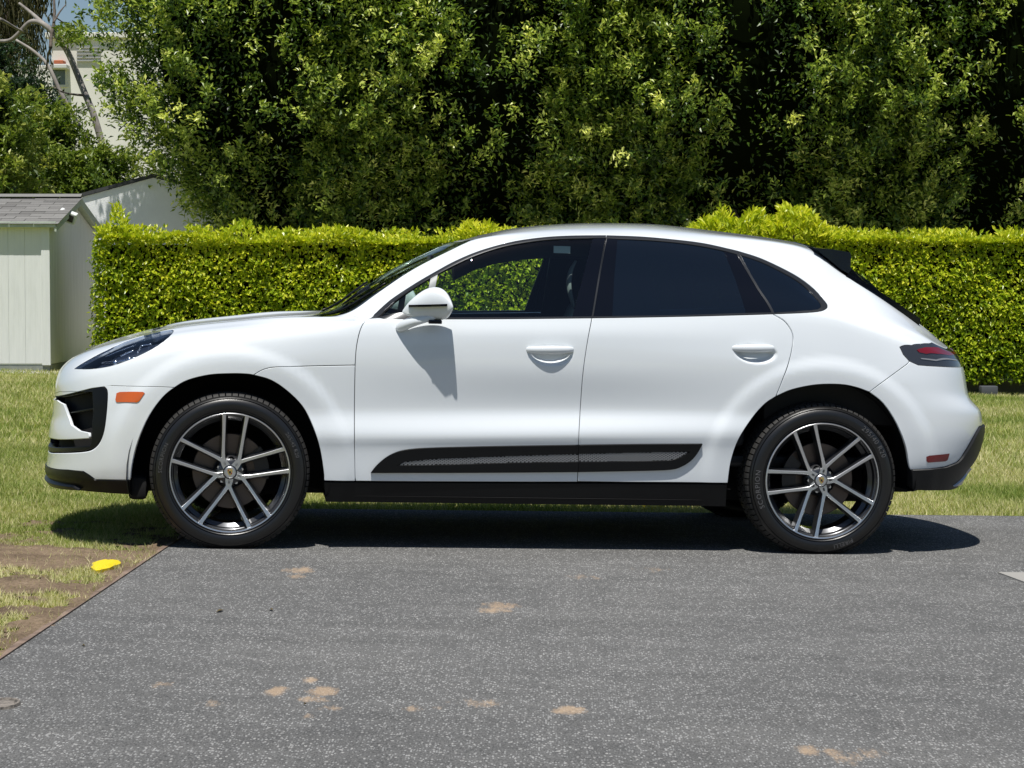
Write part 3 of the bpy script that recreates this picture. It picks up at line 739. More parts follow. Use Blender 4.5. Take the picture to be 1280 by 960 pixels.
for sd_ in 'nf':
    fl = sd_ == 'f'
    d1 = panel('front_door', [door1], PAINT, car, sides=sd_, step=.022, fine=cupf[0])
    d2 = panel('rear_door', [door2], PAINT, car, sides=sd_, step=.022, fine=cupf[1])
    handle(656.5, 720.5, 437.3, d1, fl); handle(912, 976, 435.6, d2, fl)
    panel('quarter_light', G1, GLASSF, d1, sides=sd_, off=-.006, gap=0, thick=.004, step=.03)
    panel('window_post', [P1], simple('grey_window_post', (.22,.24,.25), .4) if 'grey_window_post' not in bpy.data.materials else bpy.data.materials['grey_window_post'], d1, sides=sd_, off=-.003, gap=.0005, thick=.012, step=.03)
    w1 = panel('window_glass', [gl1], GLASSF, d1, sides=sd_, off=-.006, gap=0, thick=.004, step=.03)
    panel('pillar_cover', [bp1], GLOSSB, d1, sides=sd_, off=-.002, gap=.0006, thick=.012, step=.03)
    panel('window_trim', [tr1, tr1h], TRIM, d1, sides=sd_, off=0, gap=.0003, thick=.012, step=.03)
    panel('pillar_cover', [bp2], GLOSSB, d2, sides=sd_, off=-.002, gap=.0006, thick=.012, step=.03)
    panel('window_glass', [gl2], GLASSR, d2, sides=sd_, off=-.005, gap=0, thick=.004, step=.03)
    panel('pillar_cover', [cp2], GLOSSB, d2, sides=sd_, off=-.003, gap=.0006, thick=.012, step=.03)
    panel('window_trim', [tr2, tr2h], TRIM, d2, sides=sd_, off=0, gap=.0003, thick=.012, step=.03)
    qw = panel('quarter_window', [qg], GLASSR, car, sides=sd_, off=-.004, gap=0, thick=.004, step=.03)
    panel('window_trim', [tr3, tr3h], TRIM, qw, sides=sd_, off=0, gap=.0003, thick=.012, step=.03)
    b1 = panel('side_blade', [blade_out + bl_b, mesh1 + mesh1b], BLACKP, d1, sides=sd_, off=.013, gap=.0015, thick=.02, step=.02)
    b2 = panel('side_blade', [blade_out2 + bl_end[1:], mesh2], BLACKP, d2, sides=sd_, off=.013, gap=.0015, thick=.02, step=.02)
    panel('blade_backing', [mesh1+mesh1b], LINER, b1, sides=sd_, off=.003, gap=-.004, thick=0, step=.03); panel('blade_backing', [mesh2], LINER, b2, sides=sd_, off=.003, gap=-.004, thick=0, step=.03)
    lattice(mesh1+mesh1b, .010, b1, fl); lattice(mesh2, .010, b2, fl)
    # sill
    sl_out = tsl([(405.5,603.6),(500,604.3),(620,604.8),(722,605),(850,605.8),(909,606.3)]) + [ts(908,625)*[1,0]+[0,.004], ts(407,618)*[1,0]+[0,.004]]
    sill = panel('sill', [sl_out], BLACKP, car, sides=sd_, off=-.006, gap=.0, thick=.02, step=.03)
    mb = MB(); y0, y1 = -.86, -.60
    a = [(.47, .232), (2.30, .240)]
    V = []
    for u_ in np.linspace(.46, 2.31, 12): V += [(u_, -.905, .250), (u_, -.885, .232), (u_, -.60, .240), (u_, -.60, .29)]
    if fl: V = [(p, -q, r_) for p, q, r_ in V]
    Fc = [(4*i+j, 4*i+(j+1) % 4, 4*i+4+(j+1) % 4, 4*i+4+j) for i in range(11) for j in range(4)] + [(0,1,2,3), (44,45,46,47)]
    mb.add(V, Fc).build('sill_underside', LINER, car, auto=30)

# ---- dark inner shell so that gaps read dark, with the wheel openings left free
V = GRID_P - N0*.05
jj, ii = np.meshgrid(np.arange(0, NS-1, 3), np.arange(0, NT_-1, 3), indexing='ij')
def gidx(j, i): return np.minimum(j, NS-1)*NT_+np.minimum(i, NT_-1)
Q = np.stack([gidx(jj, ii), gidx(jj, ii+3), gidx(jj+3, ii+3), gidx(jj+3, ii)], -1).reshape(-1, 4)
Pc = GRID.reshape(-1,3)[Q].mean(1); sc_ = (Q[:,0]//NT_)/(NS-1)*SMAX
keep = np.ones(len(Q), bool)
for cu, cw in WC: keep &= np.hypot(Pc[:,0]-cu, Pc[:,2]-cw) > .478
keep &= (Pc[:,2] > .23)
cabin = (Pc[:,0] > .50) & (Pc[:,0] < 3.42) & (sc_ > sv[7]-.01)
roof = (sc_ > sv[9]+.035) & (Pc[:,0] > 1.33) & (Pc[:,0] < 2.80) 
front_hl = np.zeros(len(Q), bool)
hlc = ev(HL, GRID).mean(0)
tcs = np.stack([(Q[:,0] % NT_)/(NT_-1)*TMAX, sc_], 1); HLg = np.array(HL)
keep &= ~(inpoly(tcs+[.012,.012], HLg) | inpoly(tcs, HLg))
keep &= ~(inpoly(tcs+[.012,.012], np.array(in_out)))
keep &= (~cabin) | roof
def submesh(V, Q): u_, inv = np.unique(Q, return_inverse=True); return V[u_], inv.reshape(Q.shape)
V1, Q1 = submesh(V.reshape(-1,3), Q[keep]); 
V2 = np.concatenate([V1, V1*[1,-1,1]]); Q2 = np.concatenate([Q1, Q1[:, ::-1]+len(V1)])
link('inner_shell', mesh_np('inner_shell', V2, Q2, True), LINER, car)

# ---- wheel wells and underbody
for cu, cw in WC:
    for sg in (-1, 1):
        mb = MB(); n = 28; V = []
        for k in range(n+1):
            a = -.35+(math.pi+.7)*k/n
            for r_, y in ((.468, .925), (.475, .90), (.475, .52), (.02, .52)): V.append((cu+r_*math.cos(a), sg*y, max(.235 if cu < 1 else .305, cw+r_*math.sin(a))))
        Fc = [(4*k+j, 4*k+j+1, 4*k+5+j, 4*k+4+j) for k in range(n) for j in range(3)]
        mb.add(V, Fc).build('wheel_well', LINER, car, smooth=True)
mb = MB()
mb.rbox((-.70, -.60, .25), (-.44, .60, .32), .03); mb.rbox((.44, -.84, .245), (2.36, .84, .32), .03); mb.rbox((-.5, -.50, .22), (.5, .50, .30), .03)
mb.rbox((2.3, -.50, .21), (3.3, .50, .32), .03); mb.rbox((3.25, -.6, .32), (3.5, .6, .40), .03)
mb.rbox((3.1,-.5,.26),(3.4,.3,.33),.03); mb.rbox((-.465,-.86,.215),(-.38,-.62,.32),.02); mb.rbox((-.465,.62,.215),(-.38,.90,.32),.02)
mb.build('underbody', LINER, car, auto=30)['kind'] = 'stuff'
mb = MB()
for s_ in (-1, 1): mb.tube([(0, s_*.5, .30), (0, s_*.72, .35)], .03, 8); mb.tube([(2.807, s_*.4, .30), (2.807, s_*.72, .35)], .03, 8); mb.tube([(.25, s_*.3, .22), (0.03, s_*.7, .24)], .02, 8); mb.tube([(2.5, s_*.3, .24), (2.8, s_*.7, .24)], .02, 8)
mb.build('suspension', LINER, car, smooth=True)['kind'] = 'stuff'

# ---- side mirrors
def mirror(flip):
    def P(u, y, w): return (u, -y if flip else y, w)
    root = None; n = 22; V = []
    prof_t = [(507.5,391),(509,384),(513,377),(520,369.5),(530,362),(540,358.5),(550,358.5),(557.5,362.5),(563,369.5),(565.8,378),(566,384)]
    prof_b = [(507.5,391),(510,394),(514,396),(522,397.5),(532,399.5),(540,400.5),(549,401),(556,400.5),(561,397),(564.8,390),(566,384)]
    pt = locs(prof_t, -1.02); pb = locs(prof_b, -1.02)
    for k in range(len(pt)):
        (ua, wa), (ub, wb_) = pt[k], pb[k]; u_ = .5*(ua+ub); h = max(.002, (wa-wb_)/2); cw_ = (wa+wb_)/2
        f = k/(len(pt)-1); hy = .012+.045*min(1, f*1.25)**1.15
        if k == len(pt)-1: hy = .052
        for j in range(n):
            a = 2*math.pi*j/n; c_, s_ = math.cos(a), math.sin(a); ex = .9
            o_ = -math.copysign(abs(c_)**ex, c_)          # +1 at the outer end
            V.append(P(u_ + .016*o_*(1-f), -.938 - hy - hy*o_, cw_ + h*math.copysign(abs(s_)**ex, s_)*(1-.22*max(0, o_)*f)))
    m = len(pt)
    Fc = [(i*n+j, i*n+(j+1)%n, (i+1)*n+(j+1)%n, (i+1)*n+j) for i in range(m-1) for j in range(n)] + [tuple(range(n)), tuple((m-1)*n+j for j in range(n))]
    me = MB().add(V, Fc).build('side_mirror', PAINT, car, auto=60)
    md = me.modifiers.new('s', 'SUBSURF'); md.levels = 1; md.render_levels = 2
    # indicator slit
    c = locs([(513.5,383),(524,382.6),(540,382.2),(552,381.8),(560.5,381.5)], -1.10); mb = MB()
    Vs = []
    for i, (u_, w_) in enumerate(c):
        yy = [-.975,-1.010,-1.036,-1.050,-1.047][i]; 
        for dy, dw in ((0, .0055), (0, -.0055), (.03, -.0055), (.03, .0055)): Vs.append(P(u_, yy+dy, w_+dw))
    mb.add(Vs, [(4*i+j, 4*i+(j+1)%4, 4*i+4+(j+1)%4, 4*i+4+j) for i in range(len(c)-1) for j in range(4)] + [(0,1,2,3), (19,18,17,16)])
    mb.build('indicator_slit', GLOSSB, me)
    # stalk down to the door
    mb = MB(); ctr = [((541,398),-1.00),((528,399),-.985),((515,402.5),-.955),((505,406.5),-.925),((499,408.5),-.895)]
    pts = [P(loc(*p, y)[0], y, loc(*p, y)[1]) for p, y in ctr]; V = []
    rad = [(.052,.016),(.046,.026),(.040,.032),(.036,.036),(.036,.038)]
    for (pt_, (ru, rw)) in zip(pts, rad):
        for j in range(14):
            a = 2*math.pi*j/14; V.append((pt_[0]+ru*math.cos(a)*.8, pt_[1], pt_[2]+rw*math.sin(a)*.8+ru*math.cos(a)*.25))
    mb.add(V, [(i*14+j, i*14+(j+1)%14, i*14+14+(j+1)%14, i*14+14+j) for i in range(4) for j in range(14)] + [tuple(range(14)), tuple(range(56,70))])
    st = mb.build('mirror_stalk', PAINT, me, auto=50); st.modifiers.new('s', 'SUBSURF').render_levels = 1
    (u_, w_) = loc(544, 401.5, -.985)
    MB().rbox((u_-.032, -1.01, w_-.012), (u_+.03, -.94, w_+.006), .004, Matrix.Diagonal((1, -1, 1, 1)) if flip else None).build('mirror_foot', GLOSSB, me, auto=30)
mirror(False); mirror(True)

# ---- interior
def seat(u, y, far=False):
    mb = MB()
    M = Matrix.Translation((u, y, 0))
    mb.rbox((-.28, -.25, .52), (.25, .25, .66), .05, M, 3)
    Mb = Matrix.Translation((u+.24, y, .60)) @ Matrix.Rotation(R(20), 4, 'Y')
    mb.rbox((-.07, -.25, 0), (.07, .25, .60), .06, Mb, 3)
    s_ = mb.build('seat', SEATM, car, auto=50)
    h = MB().rbox((-.05, -.13, .64), (.05, .13, .80), .045, Mb, 3); h.tube([Mb @ Vector((0,-.06,.55)), Mb @ Vector((0,-.06,.68))], .007, 6); h.tube([Mb @ Vector((0,.06,.55)), Mb @ Vector((0,.06,.68))], .007, 6)
    h.build('headrest', SEATM, s_, auto=50)
seat(1.42, -.38); seat(1.42, .38)
mb = MB(); mb.rbox((2.05, -.62, .52), (2.5, .62, .66), .05, None, 3); Mb = Matrix.Translation((2.48, 0, .60)) @ Matrix.Rotation(R(22), 4, 'Y'); mb.rbox((-.07, -.62, 0), (.07, .62, .58), .06, Mb, 3)
mb.build('rear_seat', SEATM, car, auto=50)
mb = MB(); mb.rbox((.42, -.72, .80), (.86, .72, 1.035), .08, None, 3); mb.rbox((.6, -.14, .45), (1.5, .14, .70), .04, None, 2); mb.build('dashboard', DASHM, car, auto=50)
mb = MB(); Ms = Matrix.Translation((.98, -.38, .98)) @ Matrix.Rotation(R(-65), 4, 'Y')
for k in range(24):
    a, b = 2*math.pi*k/24, 2*math.pi*(k+1)/24
    mb.tube([Ms @ Vector((.185*math.cos(a), .185*math.sin(a), 0)), Ms @ Vector((.185*math.cos(b), .185*math.sin(b), 0))], .014, 6, cap=False)
mb.rbox((-.06, -.07, -.03), (.06, .07, .02), .02, Ms); mb.rbox((-.01, -.18, -.01), (.01, .18, .01), .005, Ms)
mb.build('steering_wheel', SEATM, car, auto=50)
mb = MB(); mb.rbox((.50, -.80, .40), (3.2, .80, .46), .02); mb.rbox((.52, -.84, .5), (2.45, -.78, 1.00), .03); mb.rbox((.52, .78, .5), (2.45, .84, 1.00), .03)
mb.rbox((2.55,-.75,.6),(3.4,.75,.98),.04)
mb.build('cabin_lining', DASHM, car, auto=40)
uu, ww = loc(703, 312, -.73)
MB().box((uu-.040, -.715, ww-.017), (uu+.040, -.713, ww+.017)).build('window_sticker', STICK, car)
for sg in (-1, 1):   # headlining rails, pillar linings, a pale belt guide
    mb = MB(); V = []
    dl = [(566,350),(590,338),(615,330),(650,324.5),(700,321),(760,320),(820,322),(860,326)]
    for q in dl:
        u_, w_ = loc(q[0], q[1], -.62)
        V += [(u_, sg*.60, w_), (u_, sg*.66, w_-.002), (u_, sg*.69, w_+.065), (u_, sg*.5, w_+.11)]
    m_ = len(dl)
    mb.add(V, [(4*i+j, 4*i+(j+1) % 4, 4*i+4+(j+1) % 4, 4*i+4+j) for i in range(m_-1) for j in range(4)] + [(0,1,2,3), tuple(range(4*m_-4, 4*m_))])
    mb.build('headlining_rail', DASHM, car, auto=60)
    mb = MB(); u0 = loc(688, 327, .72)[0]; u1 = loc(671, 398, .84)[0]
    mb.add([(u0, sg*.66, 1.47), (u0+.24, sg*.66, 1.47), (u1+.42, sg*.80, .95), (u1, sg*.80, .95), (u0, sg*.70, 1.47), (u0+.24, sg*.70, 1.47), (u1+.42, sg*.84, .95), (u1, sg*.84, .95)] if sg > 0 else
           [(u0+.10, sg*.66, 1.47), (u0+.24, sg*.66, 1.47), (u1+.42, sg*.80, .95), (u1+.13, sg*.80, .95), (u0+.10, sg*.70, 1.47), (u0+.24, sg*.70, 1.47), (u1+.42, sg*.84, .95), (u1+.13, sg*.84, .95)],
           [(0,1,2,3), (4,7,6,5), (0,4,5,1), (1,5,6,2), (2,6,7,3), (3,7,4,0)])
    mb.build('pillar_lining', DASHM, car)
mb = MB(); pts = [(loc(p[0], p[1], -.60)[0], y, loc(p[0], p[1], -.60)[1]) for p, y in [((719,326), -.62), ((712,340), -.63), ((709,360), -.66), ((714,385), -.70)]]
mb.tube(cr_spline(pts, 5), [.010+.010*math.sin(math.pi*k/15) for k in range(16)], 8, sq=.5); mb.build('belt_guide', PALEC, car, smooth=True)
uu, ww = loc(600, 318, 0)
MB().rbox((.98, -.1, 1.33), (1.0, .1, 1.39), .008).build('interior_mirror', BLACKP, car, auto=40)

# ---- wheels
def text_mesh(txt, size, depth):
    cu_ = bpy.data.curves.new('t', 'FONT'); cu_.body = txt; cu_.size = size; cu_.extrude = depth; cu_.align_x = 'CENTER'; cu_.align_y = 'CENTER'; cu_.resolution_u = 2; cu_.space_character = 1.15
    o = bpy.data.objects.new('t', cu_); COL.objects.link(o); dg = bpy.context.evaluated_depsgraph_get(); me = bpy.data.meshes.new_from_object(o.evaluated_get(dg))
    bpy.data.objects.remove(o); V = [v.co[:] for v in me.vertices]; Fc = [tuple(p.vertices) for p in me.polygons]; bpy.data.meshes.remove(me); return V, Fc
def sector_text(txt, r, ang, size, y):
    V, Fc = text_mesh(txt, size, .0012); out = []
    for x, yy, z in V:
        a = ang - x/r; rr = r+yy; out.append((rr*math.cos(a), y-z, rr*math.sin(a)))
    return out, Fc
def wheel(cu, cw, wd, ang0, texts):
    w = empty('wheel', (0,0,0)); w.parent = car; w.location = (cu, -HW, cw)
    # local frame: Y=0 outer face, +Y towards the car centre
    RO = .369
    prof = [(.277,.020),(.283,.010),(.295,.004),(.312,.000),(.328,.003),(.340,.010),(.349,.018),(.354,.026),(.356,.034)]
    tread = [(.3605,.038),(RO,.05),(RO,.05+.04),(.357,.092),(.357,.098),(RO,.100),(RO,wd-.10),(.357,wd-.098),(.357,wd-.092),(RO,wd-.09),(RO,wd-.05),(.356,wd-.034)]
    inner = [(.354,wd-.026),(.34,wd-.01),(.31,wd),(.283,wd-.01),(.27,wd-.02)]
    mb = MB(); mb.lathe(prof, 96); mb.lathe(inner, 96); 
    # fine concentric ribs on the sidewall
    for r_ in (.289, .3435): mb.lathe([(r_-.0022, .012 if r_ < .3 else .0135), (r_, .0025 if r_ < .3 else .0085), (r_+.0022, .008 if r_ < .3 else .018)], 96)
    ty = mb.build('tyre', RUBBER, w, auto=50)
    # tread blocks: shoulder ribs cut by sipes
    tb = MB(); nb = 76
    for b in range(nb):
        for (ya, yb, ph) in ((.030, .088, 0), (wd-.088, wd-.030, .5), (.100, wd/2-.004, .25), (wd/2+.004, wd-.10, .75)):
            a0 = 2*math.pi*(b+ph)/nb; a1 = a0+2*math.pi/nb*.80; V = []
            outer = ya < .04; innr = yb > wd-.04
            for a in (a0, (a0+a1)/2, a1):
                for (r_, y) in ((.350 if outer else .355, ya-.004 if outer else ya), (RO-.006 if outer else RO, ya+.008), (RO, ya+.02 if outer else ya+.01), (RO, yb-.01), (RO-.006 if innr else RO, yb), (.352, yb)):
                    V.append((r_*math.cos(a), y, r_*math.sin(a)))
            Fc = [(6*i+j, 6*i+j+1, 6*i+7+j, 6*i+6+j) for i in range(2) for j in range(5)] + [(0,5,4,3,2,1), (12,13,14,15,16,17)]
            tb.add(V, Fc)
    tb.lathe([(.353,.03),(.3555,.045),(.3555,wd-.045),(.353,wd-.03)], 96)
    t_ = tb.build('tread', TREADM, ty); t_['kind'] = 'stuff'
    for txt, a, size in texts:
        V, Fc = sector_text(txt, .318, a, size, .0005); MB().add(V, Fc).build('tyre_lettering', LETTER, ty)
    # rim barrel
    mb = MB(); mb.lathe([(.277,.014),(.272,.018),(.268,.030),(.262,.034),(.258,.060),(.240,.075),(.236,.16),(.25,.20),(.262,wd-.03),(.272,wd-.02),(.277,wd-.02)], 96)
    rim = mb.build('rim', RIMD, w, auto=40)
    MB().lathe([(.2785,.020),(.2785,.0085),(.276,.0065),(.2715,.0075),(.2695,.012),(.2695,.020)], 96).build('rim_edge', MACH, rim, auto=40)
    # five pairs of spokes
    def face_y(r): return .040-.028*min(1, max(0, (r-.05)/.215))**1.3
    for k in range(5):
        ac = ang0+2*math.pi*k/5
        for s_ in (-1, 1):
            ctl = [(.030, s_*.0205, .0085), (.052, s_*.0335, .0085), (.078, s_*.0385, .0078), (.13, s_*.0425, .0070), (.19, s_*.0465, .0073), (.24, s_*.0505, .0082), (.2685, s_*.053, .0098)]
            V = []; 
            for (rr, tx, hw) in [(float(a), float(b), float(c)) for a, b, c in cr_spline(ctl, 3)]:
                y = face_y(rr)
                for dx, dy in ((-hw-.010, .045 if rr > .06 else .03), (-hw-.004, .012), (-hw, .0012), (-hw+.0014, 0), (hw-.0014, 0), (hw, .0012), (hw+.004, .012), (hw+.010, .045 if rr > .06 else .03)):
                    xr, xt = rr, tx+dx; V.append((xr*math.cos(ac)-xt*math.sin(ac), y+dy, xr*math.sin(ac)+xt*math.cos(ac)))
            n = 8; m_ = len(V)//n
            Fd = [(i*n+j, i*n+j+1, i*n+n+j+1, i*n+n+j) for i in range(m_-1) for j in range(n-1) if j not in (2,3,4)] + [(i*n+7, i*n, i*n+n, i*n+n+7) for i in range(m_-1)] + [tuple(range(n)), tuple(range((m_-1)*n, m_*n))]
            Ff = [(i*n+j, i*n+j+1, i*n+n+j+1, i*n+n+j) for i in range(m_-1) for j in (2,3,4)]
            me = mesh_py('spoke', V, Fd+Ff, False); me.materials.append(RIMD); me.materials.append(MACH)
            for p_ in me.polygons[len(Fd):]: p_.material_index = 1
            bm = bmesh.new(); bm.from_mesh(me); bmesh.ops.recalc_face_normals(bm, faces=bm.faces[:]); bm.to_mesh(me); bm.free()
            link('spoke', me, None, rim)
        # webs joining neighbouring pairs into the hub
        am = ac+math.pi/5; V = []
        for (rr, hw) in ((.02, .019), (.045, .0165), (.060, .0135), (.072, .007), (.080, .0015)):
            y = face_y(rr)
            for dx, dy in ((-hw, .035), (-hw, .001), (hw, .001), (hw, .035)): V.append((rr*math.cos(am)-dx*math.sin(am), y+dy, rr*math.sin(am)+dx*math.cos(am)))
        MB().add(V, [(4*i+j, 4*i+(j+1)%4, 4*i+4+(j+1)%4, 4*i+4+j) for i in range(4) for j in range(4)]+[(16,17,18,19)]).build('hub_web', MACH, rim)
        bx, bz = .057*math.cos(ac), .057*math.sin(ac)
        mb = MB(); mb.lathe([(.0165,.050),(.0165,.062),(.0,.062)], 12); mb.V = [(x+bx, y, z+bz) for x, y, z in mb.V]; mb.build('lug_hole', LINER, rim)
        mb = MB(); mb.lathe([(.0,.050),(.007,.050),(.010,.054),(.010,.064)], 6); mb.V = [(x+bx, y, z+bz) for x, y, z in mb.V]; mb.build('lug_nut', CHROME, rim)
    mb = MB(); mb.lathe([(.0,.037),(.02,.037),(.05,.046),(.075,.062),(.08,.09)], 40); mb.build('hub', RIMD, rim, smooth=True)
    cap = MB().lathe([(.0,.029),(.024,.029),(.027,.032),(.0272,.05)], 32).build('center_cap', MACH, rim, auto=12)
    sh = [(-.011,.015),(0,.0165),(.011,.015),(.012,.004),(.008,-.008),(0,-.016),(-.008,-.008),(-.012,.004)]
    MB().add([(x, .0278, z) for x, z in sh]+[(x, .030, z) for x, z in sh], [tuple(range(8))]+[(i, (i+1)%8, 8+(i+1)%8, 8+i) for i in range(8)]).build('cap_crest', GOLD, rim)
    MB().box((-.0045,.0268,-.004),(.0045,.0279,.006)).build('crest_centre', simple('crest_dark', (.02,.02,.02), .4) if 'crest_dark' not in bpy.data.materials else bpy.data.materials['crest_dark'], rim)
    for (xa, za, xb, zb) in ((-.0105,.0075,-.0052,.0135), (.0052,-.008,.009,-.001)): MB().box((xa,.0266,za),(xb,.0279,zb)).build('crest_field', CRED, rim)
    # brakes
    br = MB().lathe([(.07,.115),(.172,.110),(.175,.112),(.175,.135),(.17,.138),(.07,.135)], 64); br.lathe([(.0,.085),(.07,.088),(.078,.095),(.078,.13)], 40)
    br.build('brake_disc', DISCM, w, auto=30)
    ca = R(15) if cu < 1 else R(165); V = []
    for r_ in (.115, .182):
        for k in range(9):
            a = ca-.45+.9*k/8
            for y in (.078, .108): V.append((r_*math.cos(a), y, r_*math.sin(a)))
    Fc = [(2*k, 2*k+2, 20+2*k, 18+2*k) for k in range(8)] + [(2*k, 2*k+1, 2*k+3, 2*k+2) for k in range(8)] + [(18+2*k, 20+2*k, 21+2*k, 19+2*k) for k in range(8)] + [(0,18,19,1), (16,17,35,34)]
    MB().add(V, Fc).build('brake_caliper', CALM, w)
    return w
def copy_tree(o, parent):
    c = o.copy(); COL.objects.link(c); c.parent = parent
    for ch in list(o.children): copy_tree(ch, c)
    return c
wf = wheel(0, WC[0][1], .265, R(85.5), [('SCORPION', R(168), .026), ('265/45 R20', R(25), .024)])
wr = wheel(2.807, WC[1][1]-.002, .275, R(110.3), [('SCORPION', R(188), .034), ('295/40 R20', R(38), .034), ('PIRELLI', R(290), .028)])
for w in (wf, wr):
    c = copy_tree(w, car); c.location = (w.location.x, HW, w.location.z); c.rotation_euler = (0, 0, math.pi)
# ================================================================== GROUND
def gpt(px, py, dz=0.0): p = G(px, py); return np.array([p[0], p[1], p[2]+dz])
fe0, fe1 = G(640, 638.5), G(1280, 645)                       # far edge of the driveway
dfe = (fe1-fe0)/np.linalg.norm(fe1-fe0)
le0, le1 = G(0, 826), G(202, 689.5)                          # its left edge
dle = (le1-le0)/np.linalg.norm(le1-le0)
A2 = np.array([[dfe[0], -dle[0]], [dfe[1], -dle[1]]]); q = np.linalg.solve(A2, (le0-fe0)[:2]); crn = fe0+dfe*q[0]
near = le0-dle*16; farr = fe1+dfe*30
m = MatB('asphalt')
o = m.tc('Object')
v1 = m.n('ShaderNodeTexVoronoi'); v1.inputs['Scale'].default_value = 130
mpv = m.n('ShaderNodeMapping'); mpv.inputs['Scale'].default_value = (1, .42, 1); mpv.inputs['Rotation'].default_value = (0, 0, .05); m.l(o, mpv.inputs[0]); ov = mpv.outputs[0]; m.l(ov, v1.inputs['Vector'])
spk = m.math('MULTIPLY', m.math('LESS_THAN', v1.outputs['Distance'], .42), m.math('GREATER_THAN', m.n('ShaderNodeSeparateColor').outputs[0], .5))
sc_n = m.N[-1] if False else None
sepc = [n for n in m.N if n.bl_idname == 'ShaderNodeSeparateColor'][0]; m.l(v1.outputs['Color'], sepc.inputs[0])
for n in m.N:
    if n.bl_idname == 'ShaderNodeMath' and n.operation == 'GREATER_THAN': n.inputs[1].default_value = .68
v2 = m.n('ShaderNodeTexVoronoi'); v2.inputs['Scale'].default_value = 78; m.l(ov, v2.inputs['Vector'])
sep2 = m.n('ShaderNodeSeparateColor'); m.l(v2.outputs['Color'], sep2.inputs[0])
spk2 = m.math('MULTIPLY', m.math('LESS_THAN', v2.outputs['Distance'], .30), m.math('GREATER_THAN', sep2.outputs[1], .70))
big = m.noise(.9, 5, o, .6); med = m.noise(7, 4, o, .6); fin = m.noise(170, 3, ov, .8)
base = m.ramp(big, [(.25, (.114,.114,.113)), (.5, (.140,.139,.136)), (.75, (.170,.168,.162))])
base = m.mix(base, m.ramp(med, [(.3, (.105,.105,.104)), (.7, (.176,.174,.170))]), .45)
base = m.mix(base, m.ramp(fin, [(.3, (.03,.03,.03)), (.5, (.5,.5,.5)), (.72, (.95,.95,.95))]), .62, 'OVERLAY')
base = m.mix(base, (.46,.46,.455), m.math('MULTIPLY', spk, m.math('MULTIPLY', med, 1.0)))
base = m.mix(base, (.50,.49,.475), m.math('MULTIPLY', spk2, m.math('MULTIPLY', m.noise(2.2, 3, o), 1.0)))
# worn sand-coloured patches where they lie
mps = m.n('ShaderNodeMapping'); mps.inputs['Scale'].default_value = (1, .3, 1); m.l(o, mps.inputs[0]); nz = m.noise(22, 6, mps.outputs[0], .75); sepo = m.n('ShaderNodeSeparateXYZ'); m.l(o, sepo.inputs[0])
tot = None
for (px, py, hw, hh, st) in [(374,713,28,6,.95),(370,720,20,4,.7),(626,757,34,7,.8),(618,763,34,5,.8),(346,864,22,8,1),(388,850,16,6,.8),(404,864,28,8,1),(392,874,30,6,.8),(410,885,22,6,.6),(384,895,14,6,.6),(268,879,26,7,.6),(712,888,28,8,1),(600,879,48,8,.6),(1010,938,28,10,.85),(1050,945,34,14,.7),(1090,940,26,10,.6),(727,722,32,5,.6),(520,886,30,6,.45),(820,713,44,5,.4),(204,856,20,6,.55),(540,884,26,4,.5)]:
    c = G(px, py); rx = hw*c[1]/F; ry = (G(px, py-hh)[1]-G(px, py+hh)[1])/2
    dx = m.math('DIVIDE', m.math('SUBTRACT', sepo.outputs[0], float(c[0])), float(rx)); dy = m.math('DIVIDE', m.math('SUBTRACT', sepo.outputs[1], float(c[1])), float(ry))
    rr = m.math('ADD', m.math('MULTIPLY', dx, dx), m.math('MULTIPLY', dy, dy))
    mm = m.math('MULTIPLY', m.math('SUBTRACT', 1.0, rr, True), st)
    tot = mm if tot is None else m.math('MAXIMUM', tot, mm)
nz2 = m.noise(110, 3, ov, .8)
msk = m.math('MULTIPLY', m.math('SUBTRACT', m.math('ADD', m.math('MULTIPLY', tot, 1.1), m.math('ADD', m.math('MULTIPLY', nz, 2.6), m.math('MULTIPLY', nz2, .8))), 2.12), 1.8, True)
msk = m.math('MULTIPLY', msk, m.math('GREATER_THAN', tot, .001))
base = m.mix(base, (.48,.35,.235), m.math('MULTIPLY', msk, .75))
# pale scuffs and dark oil shadows of old traffic
w1 = m.n('ShaderNodeTexNoise'); mp = m.n('ShaderNodeMapping'); mp.inputs['Scale'].default_value = (.35, 1.6, 1); mp.inputs['Rotation'].default_value = (0,0,R(-7)); m.l(o, mp.inputs[0]); m.l(mp.outputs[0], w1.inputs['Vector']); w1.inputs['Scale'].default_value = 1.6; w1.inputs['Detail'].default_value = 6; w1.inputs['Roughness'].default_value = .65
base = m.mix(base, m.ramp(w1.outputs[0], [(.3, (.40,.40,.40)), (.5, (.5,.5,.5)), (.7, (.62,.62,.62))]), .6, 'OVERLAY')
m.set(col=base, rough=.88, spec=.25)
m.bump(m.math('ADD', m.math('MULTIPLY', v1.outputs['Distance'], .8), m.math('ADD', fin, m.math('MULTIPLY', v2.outputs['Distance'], .6))), .9, .008)
ASPH = m.m
P = [near, near+np.array([60, 0, -60*K]), farr, crn]
P = [np.array([p[0], p[1], -K*p[0]+.0]) for p in P]
mb = MB(); lo_ = [p-np.array([0,0,.06]) for p in P]
mb.add(P+lo_, [(0,1,2,3), (0,4,5,1), (1,5,6,2), (2,6,7,3), (3,7,4,0)])
tag(mb.build('driveway', ASPH), kind='structure')

